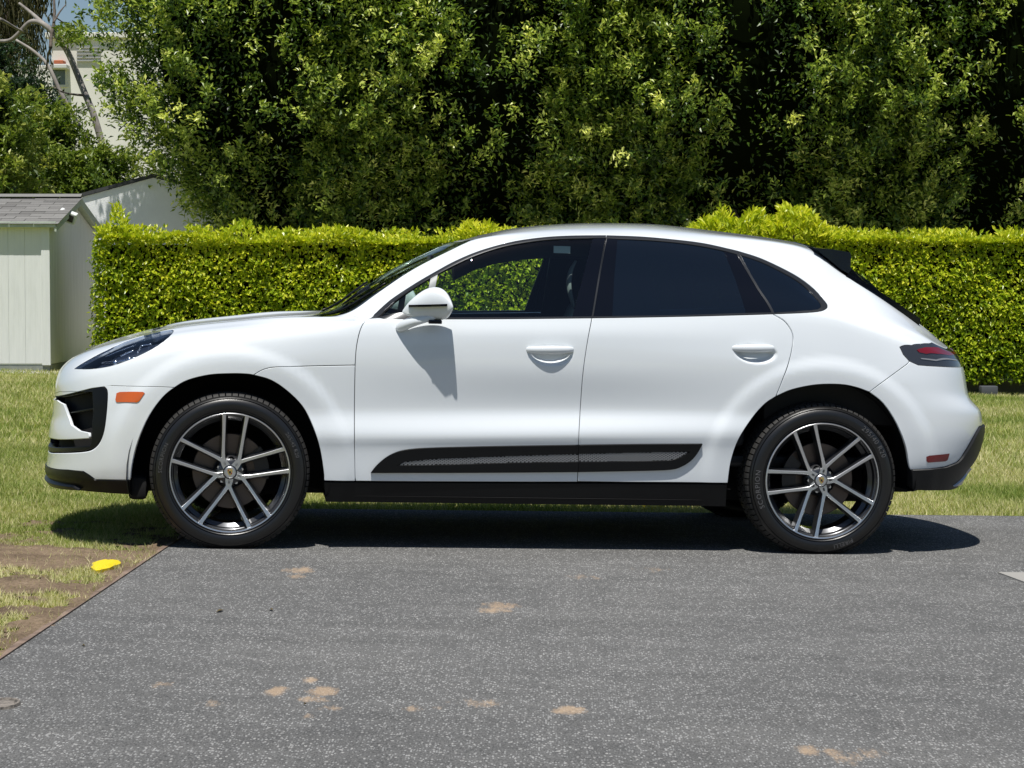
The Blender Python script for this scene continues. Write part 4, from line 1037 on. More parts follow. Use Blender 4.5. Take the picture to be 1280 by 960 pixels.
m = MatB('lawn_soil'); o = m.tc('Object')
base = m.ramp(m.noise(1.1, 6, o, .6), [(.3, (.16,.20,.045)), (.55, (.25,.26,.08)), (.75, (.33,.30,.14))])
base = m.mix(base, m.ramp(m.noise(38, 4, o, .7), [(.3, (.12,.10,.04)), (.7, (.75,.75,.6))]), .5, 'OVERLAY')
m.set(col=base, rough=1.0, spec=.1); m.bump(m.noise(45, 4, o), .8, .03)
LAWN = m.m
S = 900
mb = MB(); mb.add([(-S,-S,K*S*.0),( S,-S,0),(S,S,0),(-S,S,0)], [(0,1,2,3)])
# local ground follows the slope; far away it levels out
xs = [-900,-60,-30,-15,-8,0,8,15,30,60,900]; ysl = [-900,-60,-20,0,10,20,30,60,900]
V = [(x, y, -K*max(-30, min(30, x))-.020) for y in ysl for x in xs]; n_ = len(xs)
tag(MB().add(V, [(j*n_+i, j*n_+i+1, (j+1)*n_+i+1, (j+1)*n_+i) for j in range(len(ysl)-1) for i in range(n_-1)]).build('lawn', LAWN), kind='structure')

def side_left(P):                                             # >0 left of the driveway's left edge
    d = P[:, :2]-le0[:2]; return dle[0]*d[:,1]-dle[1]*d[:,0]
def beyond(P):                                                # >0 beyond its far edge
    d = P[:, :2]-fe0[:2]; return dfe[0]*d[:,1]-dfe[1]*d[:,0]
nvals = rng.random((64, 64))
def vnoise(x, y, sc):
    x = x*sc; y = y*sc; i = np.floor(x).astype(int); j = np.floor(y).astype(int); fx = x-i; fy = y-j; fx = fx*fx*(3-2*fx); fy = fy*fy*(3-2*fy)
    g_ = lambda a, b: nvals[a % 64, b % 64]
    return (g_(i,j)*(1-fx)+g_(i+1,j)*fx)*(1-fy)+(g_(i,j+1)*(1-fx)+g_(i+1,j+1)*fx)*fy
def fbm(x, y, sc): return (vnoise(x,y,sc)+.5*vnoise(x+7,y+3,sc*2.1)+.25*vnoise(x+1,y+9,sc*4.3))/1.75
SOILB = []
for (px, py, hw, hh) in [(60,693,100,17),(150,693,50,9),(70,731,110,11),(150,728,45,7),(40,760,65,8),(110,757,30,5)]:
    c = G(px, py); SOILB.append((c[0], c[1], hw*c[1]/F, (G(px, py-hh)[1]-G(px, py+hh)[1])/2))
def soilf(x, y):
    s_ = np.zeros_like(x)
    for a, b, rx, ry in SOILB: s_ = np.maximum(s_, 1-((x-a)/rx)**2-((y-b)/ry)**2)
    e = side_left(np.stack([x, y], 1)); s_ = np.maximum(s_, (.62+.5*(fbm(x+4, y, 3)-.5)*2)*(1-np.abs(e-.04)/.09)*(y < 11.2))
    return s_ + (fbm(x, y, 5)-.5)*1.5+(fbm(x+9, y, 14)-.5)*1.4
gx, gy = np.arange(-3.6, -1.2, .02), np.arange(7.2, 11.6, .03)
X, Y = np.meshgrid(gx, gy); f = soilf(X.ravel(), Y.ravel()).reshape(X.shape)
sl = side_left(np.stack([X.ravel(), Y.ravel()], 1)).reshape(X.shape)
hgt = -.017+.018*fbm(X*1.0, Y*1.0, 9)*np.clip(f, 0, 1)+.008*rng.random(X.shape)
V = np.stack([X, Y, -K*X+hgt], -1).reshape(-1, 3); nx = len(gx)
fc = (f[:-1,:-1] > .12) & (sl[:-1,:-1] > .0)
jj, ii = np.nonzero(fc); a = jj*nx+ii
V1, Q1 = submesh(V, np.stack([a, a+1, a+nx+1, a+nx], 1))
m = MatB('bare_soil'); o = m.tc('Object')
m.set(col=m.mix(m.ramp(m.noise(3, 5, o, .6), [(.3, (.11,.08,.055)), (.6, (.21,.155,.105)), (.8, (.32,.25,.18))]), m.ramp(m.noise(60, 4, o, .7), [(.3, (.2,.2,.2)), (.7, (.8,.8,.8))]), .6, 'OVERLAY'), rough=1, spec=.1)
m.bump(m.noise(90, 4, o), .8, .01)
tag(link('bare_soil', mesh_np('bare_soil', V1, Q1, True), m.m), kind='structure')
# timber edging along the left edge
m = MatB('weathered_edging'); o = m.tc('Object'); m.set(col=m.ramp(m.noise(14, 4, o, .6), [(.3, (.11,.075,.055)), (.7, (.26,.185,.14))]), rough=.9); m.bump(m.noise(50, 3, o), .5, .004)
nrm_l = np.array([-dle[1], dle[0], 0.]); mb = MB(); V = []
for k in range(60):
    c = le0-dle*5+dle*(np.linalg.norm((crn-le0)[:2])+5)*k/59; wv = .022*(rng.random()-.6)
    for off_, z in ((0.002, -.05), (.002, .005), (.024+wv, .001+wv*.4), (.024+wv, -.05)):
        p = c+nrm_l*off_; V.append((p[0], p[1], -K*p[0]+z))
mb.add(V, [(4*i+j, 4*i+(j+1)%4, 4*i+4+(j+1)%4, 4*i+4+j) for i in range(59) for j in range(4)] + [(0,1,2,3), (236,237,238,239)])
tag(mb.build('edging_strip', m.m), 'low weathered brown edging running along the left edge of the driveway', 'edging')

# ---- grass blades
def blades(n, x0_, x1_, y0_, y1_, h, wdt, keepf):
    X = rng.uniform(x0_, x1_, n); Y = rng.uniform(y0_, y1_, n); k = keepf(X, Y); X, Y = X[k], Y[k]; n = len(X)
    H = h*rng.uniform(.5, 1.2, n)*(.7+.6*fbm(X, Y, 1.3)); a = rng.uniform(0, 6.283, n); lean = H*rng.uniform(.1, 1.1, n); b = rng.uniform(0, 6.283, n)
    B = np.stack([X, Y, -K*X-.020], 1); wv = np.stack([np.cos(a), np.sin(a), 0*a], 1)*wdt*rng.uniform(.6, 1.3, n)[:,None]*.5
    T = B+np.stack([np.cos(b)*lean, np.sin(b)*lean, H], 1)
    V = np.stack([B-wv, B+wv, T], 1).reshape(-1, 3)
    t = np.clip(fbm(X, Y, .9)*1.0+(rng.random(n)-.5)*.75+.04+.17*(Y < 12.4)+.04+.05*(fbm(X, Y, 4)-.5)*4, 0, 1)
    return V, np.repeat(t, 3)
def lawnkeep(dn):
    def f(X, Y):
        P = np.stack([X, Y], 1); out = (side_left(P) > .006) | (beyond(P) > .01)
        so = soilf(X, Y); out &= ~((so > .32) & (rng.random(len(X)) > .12) & (Y < 11.7))
        return out & (rng.random(len(X)) < dn(X, Y))
    return f
parts_ = [blades(290000, -5.0, -.6, 7.2, 12.5, .030, .0052, lawnkeep(lambda X, Y: np.where(X < -.252*Y-1.6, 0.0, 1))),
          blades(390000, -5.8, 5.8, 12.2, 16.5, .045, .007, lawnkeep(lambda X, Y: np.where(np.abs(X) > .235*Y+2.0, 0, 1))),
          blades(320000, -7.6, 8.0, 16.5, 28.3, .055, .011, lawnkeep(lambda X, Y: np.where(np.abs(X) > .235*Y+2.0, 0, 1)))]
V = np.concatenate([p[0] for p in parts_]); T = np.concatenate([p[1] for p in parts_])
me = mesh_np('grass', V, np.arange(len(V)).reshape(-1, 3))
at_ = me.attributes.new('tint', 'FLOAT', 'POINT'); at_.data.foreach_set('value', T.astype(np.float32))
def leafmat(name, stops, rough=.45, transl=.35, spec=.35, tcol=(1.3, 1.35, .6)):
    m = MatB(name); a = m.n('ShaderNodeAttribute'); a.attribute_name = 'tint'
    c = m.ramp(a.outputs['Fac'], stops); m.set(col=c, rough=rough, spec=spec)
    t = m.n('ShaderNodeBsdfTranslucent'); c2 = m.mix(c, tcol, 1.0, 'MULTIPLY'); m.l(c2, t.inputs[0])
    mx = m.n('ShaderNodeMixShader'); mx.inputs[0].default_value = transl; m.l(m.b.outputs[0], mx.inputs[1]); m.l(t.outputs[0], mx.inputs[2]); m.l(mx.outputs[0], m.out.inputs[0])
    return m.m
GRASS = leafmat('grass_blades', [(0.0, (.13,.20,.035)), (.35, (.27,.34,.08)), (.6, (.44,.46,.17)), (.85, (.58,.54,.29)), (1, (.66,.60,.36))], .6, .3, .2)
tag(link('grass', me, GRASS), kind='stuff')

# yellow paint spots
YEL = simple('yellow_marking_paint', (.72, .56, .01), .6)
for i, (px, py, hw, hh, lb) in enumerate([(131,706,16,6.5,'bright yellow painted spot on the bare soil left of the front wheel'), (817,632.5,13,3,'bright yellow painted spot on the grass edge seen under the car')]):
    c = G(px, py); rx = hw*c[1]/F; ry = (G(px, py-hh)[1]-G(px, py+hh)[1])/2; V = [(c[0], c[1], -K*c[0]+.014+.010*i)]; n = 28
    for rf in (.6, 1.0):
        for k in range(n):
            a = 2*math.pi*k/n; r_ = rf*(1+.13*math.sin(3*a+i)+.07*math.sin(7*a)); x = c[0]+rx*r_*math.cos(a); y = c[1]+ry*r_*math.sin(a); V.append((x, y, -K*x+(.012 if rf < 1 else .002)+.010*i))
    for k in range(n): x, y, z = V[1+n+k]; V.append((x, y, z-.05))
    Fc = [(0, 1+k, 1+(k+1)%n) for k in range(n)] + [(1+k, 1+n+k, 1+n+(k+1)%n, 1+(k+1)%n) for k in range(n)] + [(1+n+k, 1+2*n+k, 1+2*n+(k+1)%n, 1+n+(k+1)%n) for k in range(n)]
    tag(MB().add(V, Fc).build('yellow_marker', YEL), lb, 'ground marker', 'yellow markers beside the driveway')
# round cover at the left, pale concrete corner at the right
m = MatB('rusty_concrete'); o = m.tc('Object'); m.set(col=m.ramp(m.noise(40, 4, o, .7), [(.35, (.07,.065,.06)), (.6, (.25,.22,.19))]), rough=.9); m.bump(m.noise(80, 3, o), .7, .01)
c = G(2, 881); e_ = empty('ground_cover', (c[0], c[1], -K*c[0])); tag(e_, 'small round dark cover set in the asphalt at the left edge of the photo', 'drain cover')
mb = MB(); mb.lathe([(.0,.004),(.036,.004),(.038,.001),(.043,.001),(.045,.008),(.052,.008),(.056,-.01)], 28); mb.V = [(x, z*1.5, y) for x, y, z in mb.V]; mb.build('cover_plate', m.m, e_)
m = MatB('pale_concrete'); o = m.tc('Object'); m.set(col=m.ramp(m.noise(30, 4, o, .6), [(.3, (.42,.40,.36)), (.7, (.56,.54,.50))]), rough=.9); CONC = m.m
Q = [G(1247, 716.5), G(1320, 717.5), G(1420, 736), G(1300, 736)]
V = [(p[0], p[1], -K*p[0]+.006) for p in Q]+[(p[0], p[1], -K*p[0]-.02) for p in Q]
tag(MB().add(V, [(0,1,2,3),(0,4,5,1),(1,5,6,2),(2,6,7,3),(3,7,4,0)]).build('concrete_pad', simple('dull_concrete', (.30,.29,.27), .95)), 'pale concrete pad let into the asphalt at the right edge of the photo', 'concrete pad')
# dry leaf litter and small stones on the asphalt
LEAFD = simple('dry_leaf', (.10,.075,.03), .8)
for i, (px, py, lb) in enumerate([(279,764.5,'larger dry leaf scrap on the asphalt in front of the front wheel'), (335,763,'small brown leaf scrap right of the larger one in front of the front wheel'), (109,808,'tiny dark fleck on the asphalt near the left edge'), (380,881,'tiny dark fleck beside the sand-coloured stain')]):
    c = G(px, py); mb = MB(); r_ = [.034,.026,.012,.012][i]
    for k in range(1):
        a = rng.uniform(0, 6.28); dx, dy = rng.uniform(-1,1)*r_*1.1, rng.uniform(-1,1)*r_*2
        V = [(c[0]+dx+r_*.5*math.cos(a+b)*s_, c[1]+dy+r_*1.2*math.sin(a+b)*s_, -K*c[0]+.002+z) for b, s_, z in ((0,1,.001),(1.4,.6,.008),(3.14,1,.002),(4.6,.5,.007))]
        mb.add(V, [(0,1,2),(0,2,3)])
    tag(mb.build('leaf_scrap', LEAFD), lb, 'leaf scrap', 'scraps lying on the asphalt')

# ================================================================== FOLIAGE
def leaves(P, A, Nn, L, Wd, T, fold=.25):
    A = A/np.linalg.norm(A, axis=1, keepdims=True); S_ = np.cross(A, Nn); S_ /= np.linalg.norm(S_, axis=1, keepdims=True)+1e-9; U_ = np.cross(S_, A)
    L = L[:,None]; Wd = Wd[:,None]
    b = P; t = P+A*L-U_*L*.12; l = P+A*L*.48-S_*Wd*.5+U_*Wd*fold; r = P+A*L*.48+S_*Wd*.5+U_*Wd*fold
    V = np.stack([b, l, t, r], 1).reshape(-1, 3); n = len(P); k = np.arange(n)*4
    Fc = np.stack([np.stack([k, k+3, k+2], 1), np.stack([k, k+2, k+1], 1)], 1).reshape(-1, 3)
    return V, Fc, np.repeat(T, 4)
def leaf_obj(name, sets, mat, parent):
    V = []; Fc = []; T = []; b = 0
    for v, f, t in sets: V.append(v); Fc.append(f+b); T.append(t); b += len(v)
    me = mesh_np(name, np.concatenate(V), np.concatenate(Fc))
    a = me.attributes.new('tint', 'FLOAT', 'POINT'); a.data.foreach_set('value', np.concatenate(T).astype(np.float32))
    o = link(name, me, mat, parent); o['kind'] = 'stuff'; return o
def rdir(n): v = rng.normal(size=(n, 3)); return v/np.linalg.norm(v, axis=1, keepdims=True)
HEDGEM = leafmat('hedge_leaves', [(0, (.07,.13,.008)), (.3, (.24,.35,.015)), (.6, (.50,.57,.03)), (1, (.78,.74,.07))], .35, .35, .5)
DARKG = simple('hedge_inside', (.004, .006, .002), 1.0, spec=0.0)  # near-black core colour stands in for the shade behind the leaves
BARK = MatB('bark'); _o = BARK.tc(); BARK.set(col=BARK.ramp(BARK.noise(20, 5, _o), [(.3, (.06,.05,.04)), (.7, (.16,.13,.11))]), rough=.95); BARK = BARK.m
PALEB = MatB('pale_bark'); _o = PALEB.tc(); PALEB.set(col=PALEB.ramp(PALEB.noise(6, 5, _o), [(.3, (.16,.14,.13)), (.7, (.36,.33,.30))]), rough=.9); PALEB = PALEB.m
def hedge(x0_, x1_, yf, yb, ztop, zbot, n, top=True):
    sets = []
    def surf(X, Z, dep):
        nz = fbm(X+20, Z+5, 2.2)+.8*fbm(X+3, Z+8, 5.5); return yf+.11*nz+dep
    X = rng.uniform(x0_, x1_, n); Zt = ztop+.05*(fbm(X, X*0, 1.1)-.5)+.0*X; Z = zbot+(Zt-zbot)*rng.random(n)
    Z = np.maximum(Z, -K*X+.14+.06*fbm(X, X*0, 3)); dep = rng.exponential(.035, n)
    Y = surf(X, Z, dep)
    A = rdir(n)*.75+np.array([0,-.55,-.35]); N_ = rdir(n)*.6+np.array([0,-.55,.75])
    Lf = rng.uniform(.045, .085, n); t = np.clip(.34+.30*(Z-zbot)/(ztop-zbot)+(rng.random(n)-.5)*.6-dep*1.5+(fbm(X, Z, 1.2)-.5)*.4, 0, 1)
    sets.append(leaves(np.stack([X, Y, Z], 1), A, N_, Lf, Lf*rng.uniform(.42, .6, n), t))
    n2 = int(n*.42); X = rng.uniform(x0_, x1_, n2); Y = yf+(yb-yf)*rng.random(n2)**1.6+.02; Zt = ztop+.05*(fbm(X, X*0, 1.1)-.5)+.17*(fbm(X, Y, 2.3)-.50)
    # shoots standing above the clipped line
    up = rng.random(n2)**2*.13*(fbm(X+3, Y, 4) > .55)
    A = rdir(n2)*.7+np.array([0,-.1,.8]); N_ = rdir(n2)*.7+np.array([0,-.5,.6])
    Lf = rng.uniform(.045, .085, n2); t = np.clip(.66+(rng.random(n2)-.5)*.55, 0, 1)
    sets.append(leaves(np.stack([X, Y, Zt-.02+up], 1), A, N_, Lf, Lf*rng.uniform(.42, .6, n2), t))
    for xe, s_ in ((x0_, -1), (x1_, 1)):
        n3 = 1500; Y = yf+(yb-yf)*rng.random(n3); Z = zbot+.1+(ztop-zbot-.1)*rng.random(n3); X = xe+rng.normal(0, .04, n3)
        A = rdir(n3)*.8+np.array([.5*s_,0,-.3]); N_ = rdir(n3)*.6+np.array([.6*s_,0,.7]); Lf = rng.uniform(.045,.08,n3)
        sets.append(leaves(np.stack([X, Y, Z], 1), A, N_, Lf, Lf*.5, np.clip(rng.random(n3)*.7, 0, 1)))
    return sets
YH = 27.6
hd = empty('trimmed_hedge', (0, YH, 0)); tag(hd, 'long low clipped hedge with bright yellow-green leaves running behind the white car', 'hedge')
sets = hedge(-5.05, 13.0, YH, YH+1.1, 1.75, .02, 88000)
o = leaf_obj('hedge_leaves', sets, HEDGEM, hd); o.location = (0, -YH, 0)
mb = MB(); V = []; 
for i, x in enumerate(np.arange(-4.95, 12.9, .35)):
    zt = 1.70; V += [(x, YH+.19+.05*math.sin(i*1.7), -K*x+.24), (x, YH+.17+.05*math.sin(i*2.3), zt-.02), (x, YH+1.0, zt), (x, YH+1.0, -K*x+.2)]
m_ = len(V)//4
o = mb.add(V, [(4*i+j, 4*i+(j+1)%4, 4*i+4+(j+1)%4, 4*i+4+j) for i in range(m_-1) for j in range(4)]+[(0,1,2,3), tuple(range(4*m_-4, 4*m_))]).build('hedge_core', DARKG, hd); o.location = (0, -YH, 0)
for i, x in enumerate(np.arange(-4.8, 12.8, 1.18)):
    t_ = MB().tube([(x, YH+.5, -K*x-.05), (x+.02, YH+.5, .5)], .03, 7).build('hedge_stem', BARK, hd); t_.location = (0, -YH, 0)
# loose shoots above the hedge
def sprig(name, label, px, py, w_, h_, zdep, n, parent=None, lf=(.07, .11), mat=None, tb=.6):
    c = D(px, py, zdep); e = empty(name, (c[0], c[1], 0)); tag(e, label, 'shrub')
    V = np.stack([rng.uniform(-.5, .5, n)*w_, rng.normal(0, .14, n), rng.random(n)**.8], 1); V[:,2] = V[:,2]*h_*np.sqrt(np.clip(1-(2*V[:,0]/w_)**2, .02, 1))*(.45+1.1*fbm(V[:,0]+px, V[:,0]*0, 7))-.05
    P = V+np.array([0, 0, c[2]]); Lf = rng.uniform(*lf, n)
    A = rdir(n)*.6+np.array([0,-.2,.7])+V*np.array([.8,.5,0]); N_ = rdir(n)*.6+np.array([0,-.5,.7])
    leaf_obj('shrub_leaves', [leaves(P, A, N_, Lf, Lf*.38, np.clip(tb+(rng.random(n)-.5)*.5, 0, 1))], mat or HEDGEM, e)
    MB().tube([(0, .05, -.1), (.03, 0, c[2]*.6), (0, 0, c[2])], [.03, .022, .01], 6).build('shrub_stem', BARK, e, smooth=True)
sprig('shrub', 'pale leafy shrub rising above the hedge behind the rear roof of the car', 918, 294, 1.15, .29, 27.75, 1300, lf=(.07,.12), tb=.66)
sprig('shrub', 'right-hand pale leafy shrub above the hedge next to the rear spoiler of the car', 992, 294, .80, .30, 27.7, 1000, lf=(.07,.12), tb=.70)
sprig('shrub', 'yellowish shoots standing above the hedge over the car windshield', 598, 293, .45, .22, 27.8, 300, tb=.75)
sprig('shrub', 'small leafy shoot above the hedge in front of the white gabled wall', 147, 290, .30, .26, 27.8, 180, tb=.6)
sprig('shrub', 'small leafy shoot above the hedge left of the car hood end, below the dark trees', 302, 290, .26, .20, 27.8, 110, tb=.6)

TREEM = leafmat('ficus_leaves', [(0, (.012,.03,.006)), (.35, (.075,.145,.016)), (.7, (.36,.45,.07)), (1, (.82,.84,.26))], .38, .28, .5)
def crown(cx, cy, prof, zr, nclump, nleaf, mat, parent, seed, lsize=(.06, .105), a0=-.15*math.pi, a1=1.15*math.pi, rough_=.38, coreoff=.62, clr=.22, tb=.5, sq=3.0):
    """prof: (z, half width x, half depth y)"""
    r_ = np.random.default_rng(seed); zs = [p[0] for p in prof]; hx = lambda z: pchip(zs, [p[1] for p in prof], z); hy = lambda z: pchip(zs, [p[2] for p in prof], z)
    def surf(th, z, off):
        c, s_ = np.cos(th), np.sin(th); e = 2/sq
        bx = np.sign(c)*np.abs(c)**e; by = -np.sign(s_)*np.abs(s_)**e
        nz = fbm(th*3.1+seed*3, z*1.0+seed, 1.0)*1.0+.5*fbm(th*3.1+seed, z+seed*2, 2.6)-.62
        k_ = off+nz*rough_*1.9
        P = np.stack([cx+bx*(hx(z)+k_), cy+by*(hy(z)+k_), z+0*th], -1)
        N_ = np.stack([np.sign(c)*np.abs(c)**(2-e), -np.sign(s_)*np.abs(s_)**(2-e), 0*th+.25], -1); N_ /= np.linalg.norm(N_, axis=-1, keepdims=True)
        return P, N_
    th = r_.uniform(a0, a1, nclump); z = r_.uniform(zr[0], zr[1], nclump)
    P, N_ = surf(th, z, r_.normal(0, .20, nclump)-.10)
    ax = N_*.75+np.array([0,0,.55])+r_.normal(size=P.shape)*.4; ax /= np.linalg.norm(ax, axis=1, keepdims=True)
    ctint = np.clip(tb+r_.normal(0, .16, nclump)-.0*z, 0, 1)
    n = nclump*nleaf; ci = np.repeat(np.arange(nclump), nleaf)
    f = r_.random(n); sp = r_.normal(size=(n, 3))*clr*.36*(1.15-.7*f)[:,None]
    csz = r_.uniform(.6, 1.3, nclump)
    LP = P[ci]+ax[ci]*((f-.35)*clr*1.8*csz[ci])[:,None]+sp*csz[ci][:,None]
    d = r_.normal(size=(n, 3)); d /= np.linalg.norm(d, axis=1, keepdims=True)
    A = d*.8+ax[ci]*.7; Nl = r_.normal(size=(n,3))*.45+np.array([0,-.25,.9])
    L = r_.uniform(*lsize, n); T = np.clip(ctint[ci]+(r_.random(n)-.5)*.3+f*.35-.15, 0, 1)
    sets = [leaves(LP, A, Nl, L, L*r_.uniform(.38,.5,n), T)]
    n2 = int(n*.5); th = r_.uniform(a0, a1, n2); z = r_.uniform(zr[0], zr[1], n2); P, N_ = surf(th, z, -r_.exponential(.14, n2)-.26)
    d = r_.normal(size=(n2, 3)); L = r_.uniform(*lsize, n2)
    sets.append(leaves(P, d+N_*.4, r_.normal(size=(n2,3))*.5+np.array([0,-.3,.8]), L, L*.45, np.clip(r_.random(n2)*.45, 0, 1)))  # deeper leaves tinted darker, shade between the clumps put into the colour
    leaf_obj('crown', sets, mat, parent).location = tuple(-v for v in parent.location)
    # near-black inner mass, the deep shade of the crown painted as its colour
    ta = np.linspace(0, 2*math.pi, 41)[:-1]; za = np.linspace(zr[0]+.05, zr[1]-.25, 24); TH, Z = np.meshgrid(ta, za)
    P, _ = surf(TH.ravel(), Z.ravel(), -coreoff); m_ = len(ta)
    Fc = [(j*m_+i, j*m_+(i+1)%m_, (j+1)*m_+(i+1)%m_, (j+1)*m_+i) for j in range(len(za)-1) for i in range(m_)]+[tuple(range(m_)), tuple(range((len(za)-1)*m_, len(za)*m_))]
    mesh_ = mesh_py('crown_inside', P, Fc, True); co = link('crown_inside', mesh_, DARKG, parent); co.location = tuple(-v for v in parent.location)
def tree(label, x, y, prof, zr, nclump, nleaf, seed, mat=None, name='ficus_tree', trunk=.16, **k):
    e = empty(name, (x, y, -K*x)); tag(e, label, 'tree', 'tall dark trees forming a wall behind the hedge' if name == 'ficus_tree' else None)
    crown(x, y, prof, zr, nclump, nleaf, mat or TREEM, e, seed, **k)
    t = MB().tube([(0,0,-.1),(.05,0,1.2),(0,.05,zr[1]*.8)], [trunk, trunk*.8, .04], 10).build('trunk', BARK, e, smooth=True)
    return e
pr = lambda a, b, dl=0: [(1.1, a*.78-dl, b*.28), (1.9, a*.82-dl, b*.33), (2.5, a*.88-dl*.6, b*.43), (3.2, a*.96, b*.80), (3.9, a, b), (5.2, a*1.02, b*1.03), (6.4, a*.85, b*.8), (7.4, a*.3, b*.3)]
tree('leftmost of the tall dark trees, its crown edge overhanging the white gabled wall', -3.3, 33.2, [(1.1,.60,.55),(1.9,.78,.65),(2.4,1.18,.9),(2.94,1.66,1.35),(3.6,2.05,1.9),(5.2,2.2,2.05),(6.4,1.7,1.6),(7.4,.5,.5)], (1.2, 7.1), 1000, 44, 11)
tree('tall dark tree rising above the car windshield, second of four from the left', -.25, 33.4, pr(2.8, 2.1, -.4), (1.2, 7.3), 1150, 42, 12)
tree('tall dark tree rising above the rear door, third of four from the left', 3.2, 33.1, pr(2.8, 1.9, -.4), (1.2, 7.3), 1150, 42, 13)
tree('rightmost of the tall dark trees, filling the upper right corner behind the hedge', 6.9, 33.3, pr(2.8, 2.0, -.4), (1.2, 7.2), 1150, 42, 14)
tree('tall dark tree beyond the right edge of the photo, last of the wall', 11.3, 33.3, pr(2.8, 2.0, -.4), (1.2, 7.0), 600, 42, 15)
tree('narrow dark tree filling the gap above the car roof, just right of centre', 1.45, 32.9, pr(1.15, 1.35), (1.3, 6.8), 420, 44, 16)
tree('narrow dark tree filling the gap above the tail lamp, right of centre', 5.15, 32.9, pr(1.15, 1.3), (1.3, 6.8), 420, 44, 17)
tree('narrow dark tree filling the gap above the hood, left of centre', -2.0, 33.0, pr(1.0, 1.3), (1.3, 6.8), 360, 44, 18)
# ================================================================== SHED
XS, ZS, ZD = -5.635, 27.8, 3.0                               # right wall, front wall, depth
shed = empty('garden_shed', (XS, ZS, -K*XS)); tag(shed, 'pale grey-green wooden garden shed with a grey shingle roof at the left edge', 'shed')
gs = -K*XS
m = MatB('pale_painted_wood'); o = m.tc('Object'); mp = m.n('ShaderNodeMapping'); mp.inputs['Scale'].default_value = (14, 14, 1.2); m.l(o, mp.inputs[0])
m.set(col=m.ramp(m.noise(1.5, 6, mp.outputs[0], .65), [(.3, (.70,.715,.695)), (.5, (.765,.78,.765)), (.75, (.81,.82,.805))]), rough=.75, spec=.25); m.bump(m.noise(3, 4, mp.outputs[0]), .3, .006); WOODP = m.m
m = MatB('green_grey_trim'); o = m.tc('Object'); m.set(col=m.ramp(m.noise(9, 4, o), [(.3, (.40,.45,.38)), (.7, (.50,.55,.47))]), rough=.7); TRIMW = m.m
m = MatB('grey_shingle'); o = m.tc('Object'); oi = m.n('ShaderNodeObjectInfo')
m.set(col=m.mix(m.ramp(oi.outputs['Random'], [(0, (.13,.126,.12)), (.5, (.17,.165,.158)), (1, (.21,.205,.195))]), m.ramp(m.noise(120, 2, o), [(.3, (.3,.3,.3)), (.7, (.7,.7,.7))]), .5, 'OVERLAY'), rough=.95); SHING = m.m
def prt(mb, name, mat, parent, org, auto=None, smooth=False):
    ob = mb.build(name, mat, parent, auto=auto, smooth=smooth); ob.location = tuple(-v for v in org); return ob
OS = (XS, ZS, gs)
ZB, ZE, ZR = gs+.10, 1.93, 2.275                             # sill, eave, ridge heights
# front boards
wb = .203; x = XS-.10; k = 0
me0 = None
while x > -9.2:
    mb = MB(); mb.rbox((0, 0, 0), (wb-.0015, .018, ZE-ZB), .002, seg=1)
    if me0 is None: ob = mb.build('siding_board', WOODP, shed); me0 = ob.data
    else: ob = link('siding_board', me0, None, shed)
    ob.location = (x-wb-XS, 0, ZB-gs); x -= wb
prt(MB().box((-9.2, ZS+.012, ZB-.02), (XS-.012, ZS+.05, ZE)), 'wall_sheathing', WOODP, shed, OS)
prt(MB().rbox((XS-.10, ZS-.022, ZB-.02), (XS+.004, ZS+.02, ZE), .004), 'corner_board', WOODP, shed, OS)
# gable boards
nb = 15; wg = ZD/nb
for k in range(nb):
    ya, yb = ZS+.022+k*(ZD-.022)/nb+.002, ZS+.022+(k+1)*(ZD-.022)/nb-.002
    top = lambda y: ZE+(ZR-ZE)*(1-abs((y-ZS)/ZD*2-1))-.03
    ym = ZS+ZD/2; pts = [(ya, ZB), (yb, ZB), (yb, top(yb))]+([(ym, top(ym))] if ya < ym < yb else [])+[(ya, top(ya))]
    V = [(XS+.0, y, z) for y, z in pts]+[(XS-.018, y, z) for y, z in pts]; n = len(pts)
    prt(MB().add(V, [tuple(range(n)), tuple(range(2*n-1, n-1, -1))]+[(i, n+i, n+(i+1)%n, (i+1)%n) for i in range(n)]), 'gable_board', WOODP, shed, OS)
pts = [(ZS+.03, ZB-.01), (ZS+ZD, ZB-.01), (ZS+ZD, ZE-.04), (ZS+ZD/2, ZR-.05), (ZS+.03, ZE-.04)]
prt(MB().add([(XS-.014, y, z) for y, z in pts]+[(XS-.05, y, z) for y, z in pts], [(0,1,2,3,4), (9,8,7,6,5)]+[(i, 5+i, 5+(i+1)%5, (i+1)%5) for i in range(5)]), 'gable_sheathing', WOODP, shed, OS)
prt(MB().rbox((XS-.01, ZS+ZD-.07, ZB), (XS+.014, ZS+ZD, ZE-.02), .004), 'corner_board', WOODP, shed, OS)
prt(MB().box((-9.2, ZS+ZD-.02, ZB), (XS-.06, ZS+ZD, ZE)), 'rear_wall', WOODP, shed, OS)
m = MatB('grey_skirting'); o = m.tc(); m.set(col=m.ramp(m.noise(8, 4, o), [(.3, (.22,.24,.22)), (.7, (.34,.36,.33))]), rough=.9)
prt(MB().rbox((-9.2, ZS+.01, gs+.0), (XS-.012, ZS+.06, ZB-.021), .004), 'skirting', m.m, shed, OS)
prt(MB().rbox((XS-.03, ZS+.06, gs+.0), (XS-.004, ZS+ZD, ZB-.012), .004), 'skirting', m.m, shed, OS)
